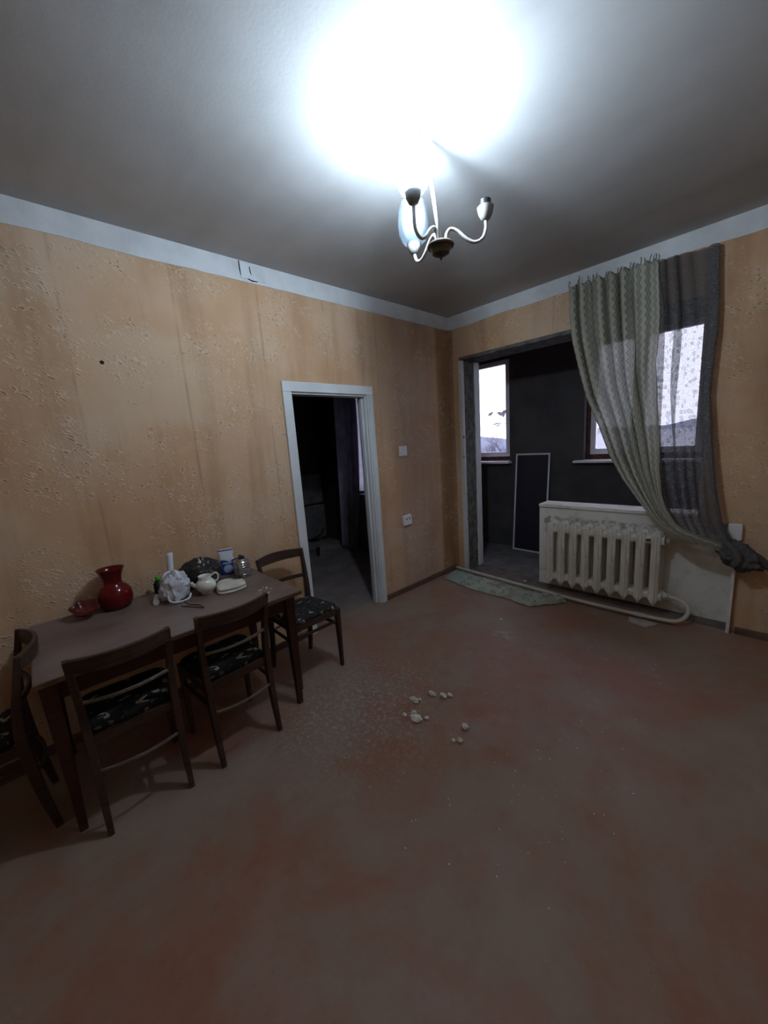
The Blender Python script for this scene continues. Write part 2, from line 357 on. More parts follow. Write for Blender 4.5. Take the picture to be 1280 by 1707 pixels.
M = dict(
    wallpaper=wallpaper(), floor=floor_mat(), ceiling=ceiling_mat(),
    band=worn('whitewash_band', (0.56, 0.58, 0.60), (0.68, 0.70, 0.72), 5, 0.75, 0.2),
    casing=chipped('white_gloss_door_paint', (0.72, 0.74, 0.76), (0.30, 0.27, 0.25), 0.70, 16, 0.35),
    jamb=chipped('white_chipped_jamb_paint', (0.62, 0.62, 0.62), (0.22, 0.20, 0.19), 0.62, 14, 0.6),
    rough_grey=worn('bare_grey_render', (0.070, 0.068, 0.064), (0.165, 0.160, 0.150), 14, 0.95, 0.7, 30),
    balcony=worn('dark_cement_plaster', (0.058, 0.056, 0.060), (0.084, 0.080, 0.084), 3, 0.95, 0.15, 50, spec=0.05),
    balcony_floor=worn('dusty_grey_concrete', (0.13, 0.12, 0.12), (0.20, 0.19, 0.19), 6, 0.9, 0.2, 60),
    threshold=worn('worn_brown_grey_threshold', (0.11, 0.085, 0.075), (0.19, 0.155, 0.14), 9, 0.85, 0.3, 40),
    room_floor=worn('dusty_grey_brown_floor', (0.185, 0.145, 0.130), (0.27, 0.215, 0.200), 4, 0.8, 0.1),
    baseboard=worn('brown_painted_skirting', (0.090, 0.050, 0.040), (0.15, 0.088, 0.070), 10, 0.5, 0.15),
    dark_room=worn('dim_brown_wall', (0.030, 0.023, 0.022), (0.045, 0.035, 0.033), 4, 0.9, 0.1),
    pvc=worn('white_window_plastic', (0.78, 0.76, 0.84), (0.86, 0.84, 0.90), 3, 0.4, 0.02),
    foam=worn('brown_mounting_foam', (0.075, 0.028, 0.020), (0.17, 0.070, 0.050), 24, 0.9, 0.8, 30),
    header=worn('dark_plum_board', (0.035, 0.016, 0.024), (0.055, 0.026, 0.036), 6, 0.7, 0.1),
    pane=clear('window_glass', (0.96, 0.97, 0.98), 0.08, 0.02),
    cream=panel_mat(), radiator=rusty_cream(),
    pipe=chipped('cream_pipe_paint', (0.60, 0.56, 0.50), (0.20, 0.11, 0.07), 0.66, 20, 0.45),
    rust=worn('rusty_iron', (0.10, 0.035, 0.018), (0.22, 0.07, 0.03), 30, 0.85, 0.4),
    curtain=curtain_mat(), net=net_mat(), net_dense=net_mat(0.92),
    old_curtain=see_through_cloth('dusty_lilac_grey_cloth', (0.30, 0.29, 0.32), (0.42, 0.41, 0.45), 0.52),
    sheer=see_through_cloth('lilac_white_sheer_cloth', (0.34, 0.33, 0.40), (0.44, 0.43, 0.50), 0.55),
    table_top=worn('dusty_brown_table_veneer', (0.125, 0.080, 0.068), (0.215, 0.160, 0.150), 3.5, 0.42, 0.1, 40, (1, 0.5, 1), 0.4),
    table_wood=wood('dark_red_polished_wood', (0.030, 0.010, 0.007), (0.062, 0.020, 0.012), 0.35),
    table_edge=wood('worn_table_edge', (0.085, 0.045, 0.028), (0.14, 0.080, 0.052), 0.5),
    chair_wood=wood('dark_varnished_chair_wood', (0.028, 0.015, 0.011), (0.065, 0.036, 0.025), 0.38),
    chair_slat=wood('lit_edge_chair_slat', (0.10, 0.080, 0.062), (0.17, 0.14, 0.11), 0.4, (14, 1, 1)),  # paler than the chair wood: light on the slats' top edges put into the colour
    seat=seat_fabric(),
    red_glass=N('red_glass').col((0.105, 0.004, 0.005)).rough(0.10).set(Specular_IOR_Level=0.35).m,
    red_dish=N('dull_red_glass').col((0.10, 0.009, 0.008)).rough(0.25).set(Specular_IOR_Level=0.5).m,
    white_bag=clear('thin_white_plastic_film', (0.85, 0.86, 0.90), 0.25, 0.25, 0.82, (0.68, 0.70, 0.76)),
    white_film=N('white_plastic_sleeve').col((0.62, 0.64, 0.70)).rough(0.35).m,
    paper=N('rolled_grey_white_paper').col((0.55, 0.55, 0.56)).rough(0.7).m,
    black_bag=N('black_bin_bag_film').col((0.012, 0.012, 0.012)).rough(0.33).set(Specular_IOR_Level=0.5).m,
    green=N('bright_green_plastic').col((0.10, 0.42, 0.03)).rough(0.4).m,
    dark_plastic=N('black_plastic').col((0.012, 0.012, 0.013)).rough(0.4).m,
    packet=packet_mat(), jug=jug_mat(),
    china=N('white_china').col((0.70, 0.68, 0.62)).rough(0.15).set(Specular_IOR_Level=0.5).m,
    towel=worn('cream_cotton', (0.56, 0.53, 0.45), (0.68, 0.65, 0.58), 7, 0.95, 0.3, 120, spec=0.1),
    bottle=clear('clear_bottle_plastic', (0.72, 0.73, 0.74), 0.45, 0.10, 0.12, (0.45, 0.45, 0.45)),
    cord=N('thin_dark_cord').col((0.05, 0.035, 0.03)).rough(0.7).m,
    lamp_metal=N('pale_enamelled_lamp_metal').col((0.36, 0.35, 0.33)).rough(0.35).m,
    lamp_cup=N('grey_lamp_metal').col((0.20, 0.20, 0.195)).rough(0.4).m,
    lamp_hub=worn('tarnished_brown_metal', (0.05, 0.040, 0.032), (0.11, 0.085, 0.065), 30, 0.4, 0.1),
    shade=shade_mat(), bulb=emit('lit_bulb_glass', BULB_COL, BULB),
    switch=N('white_switch_plastic').col((0.78, 0.78, 0.82)).rough(0.35).m,
    hole=N('dark_hole').col((0.012, 0.011, 0.010)).rough(0.9).m,
    rag=rag_mat(),
    card=worn('crumbling_grey_plaster', (0.34, 0.32, 0.29), (0.50, 0.47, 0.43), 15, 0.9, 0.5, 40),
    crumb=worn('white_plaster_crumb', (0.62, 0.60, 0.56), (0.82, 0.80, 0.76), 30, 0.95, 0.5, 60),
    screen_frame=N('white_aluminium_frame').col((0.70, 0.70, 0.76)).rough(0.4).m,
    mesh=clear('black_insect_mesh', (0.55, 0.55, 0.62), 0.02, 0.5, 0.50, (0.055, 0.055, 0.080)),
    sofa=worn('dull_grey_upholstery', (0.085, 0.078, 0.078), (0.145, 0.132, 0.132), 7, 0.95, 0.2),
    cabinet=wood('dull_brown_cabinet_board', (0.17, 0.095, 0.085), (0.23, 0.135, 0.12), 0.5),
    shelf=N('grey_painted_board').col((0.13, 0.125, 0.13)).rough(0.6).m,
    bark=N('pale_winter_bark').col((0.135, 0.120, 0.160)).rough(0.9).m,
    bark_red=N('pinkish_winter_twigs').col((0.190, 0.130, 0.130)).rough(0.9).m,
    leaf=N('dry_greyish_leaf').col((0.14, 0.12, 0.13)).rough(0.8).m,
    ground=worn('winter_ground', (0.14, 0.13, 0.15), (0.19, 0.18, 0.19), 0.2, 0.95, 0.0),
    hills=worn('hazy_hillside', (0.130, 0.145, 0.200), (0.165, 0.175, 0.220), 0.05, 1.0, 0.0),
    house_wall=N('pale_house_render').col((0.20, 0.19, 0.20)).rough(0.9).m,
    roof=N('snow_pale_roof').col((0.26, 0.26, 0.29)).rough(0.9).m,
    dark_glass=N('dark_house_window').col((0.03, 0.035, 0.05)).rough(0.2).m,
)

# ------------------------------------------------------------------ geometry helpers
class MB:
    def __init__(s): s.v = []; s.f = []; s.uv = None
    def ring_loft(s, rings, cap=True, closed=True):
        b = len(s.v); k = len(rings[0])
        for r in rings: s.v += [tuple(q) for q in r]
        for i in range(len(rings) - 1):
            for j in range(k if closed else k - 1):
                a = b + i * k + j; c = b + i * k + (j + 1) % k
                s.f.append((a, c, c + k, a + k))
        if cap:
            s.f.append(tuple(b + j for j in reversed(range(k))))
            s.f.append(tuple(b + (len(rings) - 1) * k + j for j in range(k)))
        return s
    def box(s, x0, x1, y0, y1, z0, z1):
        return s.ring_loft([[(x0, y0, z0), (x1, y0, z0), (x1, y1, z0), (x0, y1, z0)], [(x0, y0, z1), (x1, y0, z1), (x1, y1, z1), (x0, y1, z1)]])
    def taper(s, c0, h0, c1, h1):
        R = lambda c, h: [(c[0] - h[0], c[1] - h[1], c[2]), (c[0] + h[0], c[1] - h[1], c[2]), (c[0] + h[0], c[1] + h[1], c[2]), (c[0] - h[0], c[1] + h[1], c[2])]
        return s.ring_loft([R(c0, h0), R(c1, h1)])
    def tube(s, pts, rad, n=8, cap=True):
        pts = [Vector(p) for p in pts]; rad = rad if isinstance(rad, (list, tuple)) else [rad] * len(pts)
        rings = []; up = None
        for i, p in enumerate(pts):
            t = (pts[min(i + 1, len(pts) - 1)] - pts[max(i - 1, 0)]).normalized()
            if up is None: up = Vector((0, 0, 1)) if abs(t.z) < 0.9 else Vector((1, 0, 0))
            a = t.cross(up).normalized(); up = a.cross(t).normalized()
            rings.append([p + rad[i] * (math.cos(2 * PI * j / n) * a + math.sin(2 * PI * j / n) * up) for j in range(n)])
        return s.ring_loft(rings, cap)
    def strip(s, pts, lat, w, d):
        """rectangular bar swept along pts: w across lat, d across the other normal"""
        pts = [Vector(p) for p in pts]; lat = Vector(lat); rings = []
        for i, p in enumerate(pts):
            t = (pts[min(i + 1, len(pts) - 1)] - pts[max(i - 1, 0)]).normalized()
            a = (lat - lat.dot(t) * t).normalized(); b = t.cross(a)
            ww = w[i] if isinstance(w, (list, tuple)) else w; dd = d[i] if isinstance(d, (list, tuple)) else d
            rings.append([p - a * ww / 2 - b * dd / 2, p + a * ww / 2 - b * dd / 2, p + a * ww / 2 + b * dd / 2, p - a * ww / 2 + b * dd / 2])
        return s.ring_loft(rings)
    def lathe(s, prof, n=24, c=(0, 0, 0), cap=True):
        return s.ring_loft([[(c[0] + r * math.cos(2 * PI * j / n), c[1] + r * math.sin(2 * PI * j / n), c[2] + z) for j in range(n)] for r, z in prof], cap)
    def grid(s, nu, nv, fn, uvfn=None):
        b = len(s.v); uvs = []
        for i in range(nv + 1):
            for j in range(nu + 1):
                s.v.append(tuple(fn(j / nu, i / nv))); uvs.append(uvfn(j / nu, i / nv) if uvfn else (j / nu, i / nv))
        k = nu + 1
        for i in range(nv):
            for j in range(nu):
                a = b + i * k + j; s.f.append((a, a + 1, a + k + 1, a + k))
        s.uv = (s.uv or {}); s.uv.update({b + i: u for i, u in enumerate(uvs)})
        return s
    def build(s, name, mat, parent=None, smooth=False, bevel=0, solid=0, subsurf=0, label=None, angle=None):
        me = bpy.data.meshes.new(name); me.from_pydata(s.v, [], s.f); me.update()
        bm = bmesh.new(); bm.from_mesh(me); bmesh.ops.recalc_face_normals(bm, faces=bm.faces)
        if s.uv:
            l = bm.loops.layers.uv.new('UVMap')
            for f in bm.faces:
                for lp in f.loops: lp[l].uv = s.uv.get(lp.vert.index, (0, 0))
        bm.to_mesh(me); bm.free()
        if isinstance(mat, (list, tuple)):
            for q in mat: me.materials.append(q)
        else: me.materials.append(mat)
        if smooth:
            me.polygons.foreach_set('use_smooth', [True] * len(me.polygons))
            if angle: me.set_sharp_from_angle(angle=angle)
        o = bpy.data.objects.new(name, me); COL.objects.link(o)
        if parent: o.parent = parent
        if bevel:
            b = o.modifiers.new('bevel', 'BEVEL'); b.width = bevel; b.segments = 2; b.limit_method = 'ANGLE'
        if solid:
            q = o.modifiers.new('thick', 'SOLIDIFY'); q.thickness = solid; q.offset = 0
        if subsurf:
            q = o.modifiers.new('smooth', 'SUBSURF'); q.levels = q.render_levels = subsurf
        if label: o['label'] = label
        return o

def tag(o, label, cat, group=None, kind=None):
    o['label'] = label; o['category'] = cat
    if group: o['group'] = group
    if kind: o['kind'] = kind
    return o
def thing(name, label, cat, loc=(0, 0, 0), rz=0.0, group=None):
    o = bpy.data.objects.new(name, None); COL.objects.link(o); o.empty_display_size = 0.1
    o.location = loc; o.rotation_euler = (0, 0, rz)
    return tag(o, label, cat, group)
def struct(o, label=None):
    o['kind'] = 'structure'
    if label: o['label'] = label
    return o
def copy_tree(o, parent=None):
    c = o.copy(); COL.objects.link(c); c.parent = parent
    for ch in [q for q in bpy.data.objects if q.parent == o]: copy_tree(ch, c)
    return c
def blob(fn, sub=4):
    bm = bmesh.new(); bmesh.ops.create_icosphere(bm, subdivisions=sub, radius=1.0)
    mb = MB(); bm.verts.ensure_lookup_table()
    mb.v = [tuple(fn(v.co.copy())) for v in bm.verts]; mb.f = [tuple(q.index for q in f.verts) for f in bm.faces]
    bm.free(); return mb
def lerp(a, b, t): return tuple(x + (y - x) * t for x, y in zip(a, b))
def along(pts, t):
    L = [0]
    for a, b in zip(pts, pts[1:]): L.append(L[-1] + (Vector(b) - Vector(a)).length)
    d = t * L[-1]
    for i in range(len(pts) - 1):
        if d <= L[i + 1] or i == len(pts) - 2: return Vector(lerp(pts[i], pts[i + 1], (d - L[i]) / max(1e-9, L[i + 1] - L[i])))
def smooth_path(pts, n=8):
    P = [Vector(p) for p in pts]; P = [2 * P[0] - P[1]] + P + [2 * P[-1] - P[-2]]; out = []
    for i in range(1, len(P) - 2):
        for k in range(n):
            t = k / n; a, b, c, d = P[i - 1], P[i], P[i + 1], P[i + 2]
            out.append(0.5 * ((2 * b) + (c - a) * t + (2 * a - 5 * b + 4 * c - d) * t * t + (3 * b - a - 3 * c + d) * t ** 3))
    out.append(P[-2]); return out

# ------------------------------------------------------------------ room shell
H = 2.8
XR, YB = 3.15, -4.7
DY1, DY2, DZ = -1.996, -1.25, 1.965          # door opening in the left wall
w = MB()
w.box(-0.10, 0, YB, DY1, 0, H).box(-0.10, 0, DY2, 0.0, 0, H).box(-0.10, 0, DY1, DY2, DZ, H)
struct(w.build('wall_left', M['wallpaper']))
OX0, OX1, OZ = 0.13, 2.20, 2.36               # opening to the balcony in the right wall
w = MB()
w.box(-0.10, OX0, 0, 0.33, 0, H).box(OX0, OX1, 0, 0.33, OZ, H).box(OX1, XR + 0.1, 0, 0.33, 0.80, H).box(2.43, XR + 0.1, 0, 0.33, 0, 0.80)
struct(w.build('wall_right', M['wallpaper']))
struct(MB().box(-0.10, XR, YB - 0.1, YB, 0, H).build('wall_back', M['wallpaper']))
struct(MB().box(XR, XR + 0.1, YB, 0, 0, H).build('wall_side', M['wallpaper']))
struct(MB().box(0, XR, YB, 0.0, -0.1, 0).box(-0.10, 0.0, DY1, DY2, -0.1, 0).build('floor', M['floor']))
struct(MB().box(-0.1, XR + 0.1, YB - 0.1, 0.33, H, H + 0.1).build('ceiling', M['ceiling']))
# whitewashed band under the ceiling
t = MB()
def band(mb, a, b, ax, n):
    pts = [a + (b - a) * i / n for i in range(n + 1)]
    lo = [H - 0.127 - 0.012 * noise.noise((q * 2.3, ax * 7, 1)) - 0.004 * noise.noise((q * 11, ax * 7, 1)) for q in pts]
    for i in range(n):
        if ax == 0: mb.ring_loft([[(0, pts[i], lo[i]), (0.004, pts[i], lo[i]), (0.004, pts[i + 1], lo[i + 1]), (0, pts[i + 1], lo[i + 1])], [(0, pts[i], H), (0.004, pts[i], H), (0.004, pts[i + 1], H), (0, pts[i + 1], H)]])
        else: mb.ring_loft([[(pts[i], 0, lo[i]), (pts[i], -0.004, lo[i]), (pts[i + 1], -0.004, lo[i + 1]), (pts[i + 1], 0, lo[i + 1])], [(pts[i], 0, H), (pts[i], -0.004, H), (pts[i + 1], -0.004, H), (pts[i + 1], 0, H)]])
band(t, YB, 0.0, 0, 60)
struct(t.build('trim_1', M['band']))
t = MB(); band(t, 0.0, XR, 1, 44)
struct(t.build('trim_2', M['band']))
struct(MB().box(0, 0.022, -1.172, 0.0, 0, 0.05).build('baseboard_left', M['baseboard'], bevel=0.004))
struct(MB().box(0, 0.022, YB, -2.072, 0, 0.05).build('baseboard_left', M['baseboard'], bevel=0.004))
struct(MB().box(2.46, XR, -0.022, 0, 0, 0.05).build('baseboard_right', M['baseboard'], bevel=0.004))

# door casing: two stepped architraves and a head, and the lining of the opening
d = bpy.data.objects.new('door_1', None); COL.objects.link(d); struct(d, 'white painted doorless door frame in the orange wall')
def arch(name, y0, y1, z0, z1, inner):
    mb = MB()
    if inner == 'r': mb.box(0, 0.014, y0, y1, z0, z1).box(0.014, 0.026, y0, y0 + 0.045, z0, z1)
    elif inner == 'l': mb.box(0, 0.014, y0, y1, z0, z1).box(0.014, 0.026, y1 - 0.045, y1, z0, z1)
    else: mb.box(0, 0.014, y0, y1, z0, z1).box(0.014, 0.026, y0 + 0.03, y1 - 0.03, z1 - 0.045, z1)
    return mb.build(name, M['casing'], d, bevel=0.004)
mb = MB(); mb.box(0, 0.022, -2.071, -1.996, 0, 1.965).build('casing', M['casing'], d, bevel=0.005)
mb = MB(); mb.box(0, 0.022, -1.25, -1.175, 0, 1.965).box(0.022, 0.030, -1.235, -1.205, 0, 1.965).build('casing', M['casing'], d, bevel=0.005)
mb = MB(); mb.box(0, 0.022, -2.071, -1.175, 1.965, 2.040).build('head_casing', M['casing'], d, bevel=0.005)
MB().box(-0.10, 0.004, -2.016, -1.996, 0, 1.965).build('lining', M['casing'], d, bevel=0.003)
MB().box(-0.10, 0.004, -1.262, -1.240, 0, 1.965).box(-0.065, -0.028, -1.278, -1.262, 0, 1.95).build('lining', M['casing'], d, bevel=0.003)
MB().box(-0.10, 0.004, -1.996, -1.25, 1.950, 1.966).build('head_lining', M['casing'], d, bevel=0.003)

# balcony opening: ragged lintel edge and jamb
t = MB()
nn = 40
for i in range(nn):
    a, b = OX0 + (OX1 - OX0) * i / nn, OX0 + (OX1 - OX0) * (i + 1) / nn
    k = lambda x: OZ - 0.018 - 0.014 * noise.noise((x * 9, 3, 0)) - 0.01 * noise.noise((x * 31, 3, 0))
    fy = lambda x: -0.004 - 0.004 * noise.noise((x * 17, 8, 0))
    t.ring_loft([[(a, fy(a), k(a)), (b, fy(b), k(b)), (b, 0.10, k(b)), (a, 0.10, k(a))], [(a, fy(a), OZ + 0.012), (b, fy(b), OZ + 0.012), (b, 0.10, OZ + 0.012), (a, 0.10, OZ + 0.012)]])
t.box(OX0, OX1, 0.10, 0.33, OZ - 0.012, OZ)
struct(t.build('trim_3', M['rough_grey']), 'ragged bare edge over the balcony opening')
j = bpy.data.objects.new('trim_4', None); COL.objects.link(j); struct(j, 'chipped left jamb of the balcony opening')
def ragged(x0, x1, y0, y1, z0, z1, amp, seed, n=36):
    rings = []
    for i in range(n + 1):
        z = z0 + (z1 - z0) * i / n; q = amp * noise.noise((z * 14, seed, 0)) + amp * 0.6 * noise.noise((z * 45, seed, 0))
        rings.append([(x0, y0, z), (x1 + q, y0, z), (x1 + q * 0.8, y1, z), (x0, y1, z)])
    return MB().ring_loft(rings)
ragged(0.120, 0.162, -0.006, 0.035, 0, OZ - 0.02, 0.004, 1).build('plaster_bead', M['jamb'], j, bevel=0.003)
ragged(0.125, 0.150, 0.035, 0.24, 0, OZ - 0.02, 0.010, 2).build('bare_reveal', M['rough_grey'], j)
ragged(0.125, 0.165, 0.24, 0.33, 0, OZ - 0.02, 0.005, 3).build('outer_bead', M['casing'], j, bevel=0.003)

# radiator niche: plastered parapet and the board on edge that closes it
pr = MB()
pr.box(0.944, 2.43, 0.14, 0.33, 0.0, 0.80)
struct(pr.build('wall_parapet', M['cream'], bevel=0.006))
struct(MB().box(0.944, 2.43, 0.125, 0.335, 0.80, 0.832).build('trim_5', M['cream'], bevel=0.006), 'cream ledge along the top of the parapet')
struct(MB().box(2.415, 2.436, -0.045, 0.14, 0, 0.70).build('trim_6', M['cream'], bevel=0.003), 'cream board on edge closing the radiator niche')
tag(MB().box(2.375, 2.452, -0.035, 0.004, 0.700, 0.812).build('wall_socket_box', M['switch'], bevel=0.006), 'pale blank box on the wall behind the knotted net curtain', 'socket')

# balcony
struct(MB().box(0, XR, 0.0, 0.20, -0.1, 0.0).build('floor_threshold', M['threshold']))
struct(MB().box(0, XR, 0.20, 0.33, -0.1, -0.004).build('floor_threshold', M['threshold']))
struct(MB().box(-1.0, XR, 0.33, 1.22, -0.1, -0.006).build('floor_balcony', M['balcony_floor']))
struct(MB().box(-1.0, XR, 0.33, 1.45, 2.66, 2.8).build('ceiling_balcony', M['balcony']))
W1 = (-0.75, 0.045); W2 = (0.975, 2.07); WZ = (1.175, 2.60)
w = MB(); Y0, Y1 = 1.22, 1.45
w.box(-1.0, XR, Y0, Y1, -0.1, WZ[0]).box(-1.0, XR, Y0, Y1, WZ[1], 2.7)
w.box(-1.0, W1[0], Y0, Y1, WZ[0], WZ[1]).box(W1[1], W2[0], Y0, Y1, WZ[0], WZ[1]).box(W2[1], XR, Y0, Y1, WZ[0], WZ[1])
struct(w.build('wall_balcony', M['balcony']))
struct(MB().box(-1.1, -1.0, 0.25, 1.45, -0.1, 2.8).build('wall_balcony', M['balcony']))
struct(MB().box(XR, XR + 0.1, 0.33, 1.45, -0.1, 2.8).build('wall_balcony', M['balcony']))
struct(MB().box(-1.0, -0.10, 0.25, 0.33, -0.1, 2.8).build('wall_balcony', M['balcony']))

def window(name, x0, x1, z0, z1, y, mull, label):
    r = bpy.data.objects.new(name, None); COL.objects.link(r); struct(r, label)
    b = 0.035; xs = [x0] + mull + [x1]
    fr = MB().box(x0, x1, y, y + 0.06, z0, z0 + b).box(x0, x1, y, y + 0.06, z1 - b, z1).box(x0, x0 + b, y, y + 0.06, z0 + b, z1 - b).box(x1 - b, x1, y, y + 0.06, z0 + b, z1 - b)
    for q in mull: fr.box(q - 0.03, q + 0.03, y, y + 0.06, z0 + b, z1 - b)
    fr.build('frame', M['pvc'], r, bevel=0.005)
    for a, c in zip(xs, xs[1:]):
        a2 = a + (b if a == x0 else 0.03); c2 = c - (b if c == x1 else 0.03)
        s = 0.030
        sa = MB().box(a2, c2, y - 0.012, y + 0.04, z0 + b, z0 + b + s).box(a2, c2, y - 0.012, y + 0.04, z1 - b - s, z1 - b).box(a2, a2 + s, y - 0.012, y + 0.04, z0 + b + s, z1 - b - s).box(c2 - s, c2, y - 0.012, y + 0.04, z0 + b + s, z1 - b - s)
        sh = sa.build('sash', M['pvc'], r, bevel=0.004)
        MB().box(a2 + s - 0.005, c2 - s + 0.005, y + 0.012, y + 0.018, z0 + b + s - 0.005, z1 - b - s + 0.005).build('pane', M['pane'], sh)
    return r
wn = window('window_1', -0.70, 0.0, 1.235, 2.52, 1.33, [], 'narrow white plastic balcony window seen beside the left jamb')
MB().box(-0.75, 0.075, 1.12, 1.40, 1.150, 1.178).build('sill', M['pvc'], wn, bevel=0.006)
MB().box(-0.75, 0.045, 1.30, 1.42, 2.515, 2.60).build('header_board', M['header'], wn)
ragged(0.0, 0.030, 1.30, 1.40, 1.178, 2.60, 0.016, 5).build('mounting_foam', M['foam'], wn)
MB().box(-0.75, 0.0, 1.34, 1.40, 1.178, 1.24).build('bottom_foam', M['foam'], wn)
wn = window('window_2', 1.005, 2.04, 1.235, 2.50, 1.33, [1.48], 'wide white plastic balcony window half hidden by the curtains')
MB().box(0.89, 2.09, 1.12, 1.40, 1.150, 1.178).build('sill', M['pvc'], wn, bevel=0.006)
MB().box(0.975, 2.07, 1.30, 1.42, 2.495, 2.60).build('header_board', M['header'], wn)
g = MB(); rings = []
for i in range(37):
    z = 1.178 + (2.60 - 1.178) * i / 36; q = 0.014 * noise.noise((z * 14, 9, 0)) + 0.008 * noise.noise((z * 45, 9, 0))
    rings.append([(0.985 + q, 1.30, z), (1.01, 1.30, z), (1.01, 1.40, z), (0.985 + q, 1.40, z)])
g.ring_loft(rings).build('mounting_foam', M['foam'], wn)
MB().box(2.035, 2.07, 1.32, 1.40, 1.178, 2.60).box(1.0, 2.04, 1.34, 1.40, 1.178, 1.24).build('mounting_foam', M['foam'], wn)

# next room behind the door
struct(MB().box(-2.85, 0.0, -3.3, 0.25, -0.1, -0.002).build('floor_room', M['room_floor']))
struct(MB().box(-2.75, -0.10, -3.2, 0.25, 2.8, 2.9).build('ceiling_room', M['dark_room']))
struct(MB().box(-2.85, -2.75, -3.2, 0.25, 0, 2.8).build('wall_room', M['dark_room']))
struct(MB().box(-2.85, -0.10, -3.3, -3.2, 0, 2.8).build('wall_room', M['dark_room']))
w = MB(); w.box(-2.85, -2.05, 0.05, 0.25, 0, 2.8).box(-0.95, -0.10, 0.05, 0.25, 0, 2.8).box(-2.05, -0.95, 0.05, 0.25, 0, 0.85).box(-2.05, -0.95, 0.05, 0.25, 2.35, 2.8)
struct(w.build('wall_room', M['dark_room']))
window('window_3', -2.05, -0.95, 0.85, 2.35, 0.16, [-1.52], 'window of the dark room behind the doorway')

# ------------------------------------------------------------------ dining table
TZ = 0.74
tb = thing('dining_table', 'long dusty brown dining table against the orange wall under the clutter', 'table', (0.395, -3.095, 0))
MB().box(-0.370, 0.370, -0.575, 0.575, TZ - 0.022, TZ).build('tabletop', M['table_top'], tb, bevel=0.004)
MB().box(0.368, 0.374, -0.575, 0.575, TZ - 0.021, TZ - 0.002).box(-0.37, 0.37, 0.574, 0.579, TZ - 0.021, TZ - 0.002).build('edge_strip', M['table_edge'], tb)
for x in (-0.30, 0.285): MB().box(x - 0.010, x + 0.010, -0.515, 0.515, TZ - 0.125, TZ - 0.022).build('apron', M['table_wood'], tb)
for y in (-0.535, 0.53): MB().box(-0.29, 0.275, y - 0.010, y + 0.010, TZ - 0.125, TZ - 0.022).build('apron', M['table_wood'], tb)
for x in (-0.295, 0.285):
    for y in (-0.535, 0.53):
        MB().taper((x, y, 0), (0.015, 0.015), (x, y, TZ - 0.022), (0.030, 0.030)).build('leg', M['table_wood'], tb, bevel=0.004)

# ------------------------------------------------------------------ chairs
def make_chair():
    c = thing('dining_chair', 'dark wooden dining chair with black patterned seat at the table end beside the doorway', 'chair', group='old dining chairs round the table')
    def rear(sx):
        P = smooth_path([(sx * 0.158, -0.215, 0.0), (sx * 0.158, -0.188, 0.20), (sx * 0.160, -0.172, 0.43), (sx * 0.164, -0.182, 0.60), (sx * 0.174, -0.222, 0.810)], 5)
        n = len(P); w = [0.022 + 0.008 * math.sin(PI * i / (n - 1)) for i in range(n)]; dd = [0.026 + 0.014 * math.sin(PI * min(1, i / (n - 1) * 1.1)) for i in range(n)]
        return MB().strip(P, (1, 0, 0), w, dd)
    for sx in (-1, 1): rear(sx).build('rear_leg', M['chair_wood'], c, bevel=0.004)
    for sx in (-1, 1): MB().taper((sx * 0.172, 0.162, 0), (0.011, 0.011), (sx * 0.175, 0.155, 0.435), (0.017, 0.019)).build('front_leg', M['chair_wood'], c, bevel=0.004)
    def bow(x, y, z, b, n=12): return [(x * (2 * i / n - 1), y - b * (1 - (2 * i / n - 1) ** 2), z) for i in range(n + 1)]
    P = bow(0.177, -0.216, 0.781, 0.058); n = len(P)
    MB().strip(P, (0, -0.12, 1), [0.060 + 0.010 * math.cos(PI * (i / (n - 1) - 0.5)) for i in range(n)], 0.018).build('top_rail', M['chair_wood'], c, bevel=0.004)
    MB().strip(bow(0.165, -0.184, 0.615, 0.040), (0, -0.1, 1), 0.028, 0.014).build('back_slat', M['chair_wood'], c, bevel=0.003)
    MB().strip(bow(0.158, -0.186, 0.285, 0.034), (0, 0, 1), 0.013, 0.013).build('rear_stretcher', M['chair_slat'], c, bevel=0.003)
    # frame of the seat
    MB().strip([(-0.170, 0.160, 0.415), (0.170, 0.160, 0.415)], (0, 0, 1), 0.045, 0.020).build('seat_rail', M['chair_wood'], c, bevel=0.003)
    MB().strip([(-0.158, -0.165, 0.415), (0.158, -0.165, 0.415)], (0, 0, 1), 0.045, 0.020).build('seat_rail', M['chair_wood'], c, bevel=0.003)
    for sx in (-1, 1):
        MB().strip([(sx * 0.163, -0.165, 0.415), (sx * 0.176, 0.155, 0.415)], (0, 0, 1), 0.045, 0.020).build('seat_rail', M['chair_wood'], c, bevel=0.003)
        MB().strip([(sx * 0.159, -0.175, 0.315), (sx * 0.175, 0.155, 0.315)], (0, 0, 1), 0.020, 0.014).build('side_stretcher', M['chair_wood'], c, bevel=0.003)
    MB().strip([(-0.174, 0.157, 0.345), (0.174, 0.157, 0.345)], (0, 0, 1), 0.018, 0.014).build('front_stretcher', M['chair_wood'], c, bevel=0.003)
    # cushion: rounded trapezium, domed
    def outline(k, z):
        pts = []; n = 10
        for cx, cy, a0, rr in ((0.178, 0.165, 0, 0.05), (-0.178, 0.165, PI / 2, 0.05), (-0.150, -0.150, PI, 0.025), (0.150, -0.150, 1.5 * PI, 0.025)):
            for i in range(n):
                a = a0 + PI / 2 * i / (n - 1)
                ox, oy = cx - math.copysign(rr, cx), cy - math.copysign(rr, cy)
                pts.append(((ox + rr * math.cos(a)) * k, (oy + rr * math.sin(a)) * k, z))
        return pts
    mb = MB(); mb.ring_loft([outline(1.0, 0.434), outline(1.03, 0.446), outline(1.02, 0.458), outline(0.94, 0.468), outline(0.75, 0.475), outline(0.4, 0.479), outline(0.05, 0.480)])
    mb.build('seat', M['seat'], c, smooth=True)
    return c
ch = make_chair()
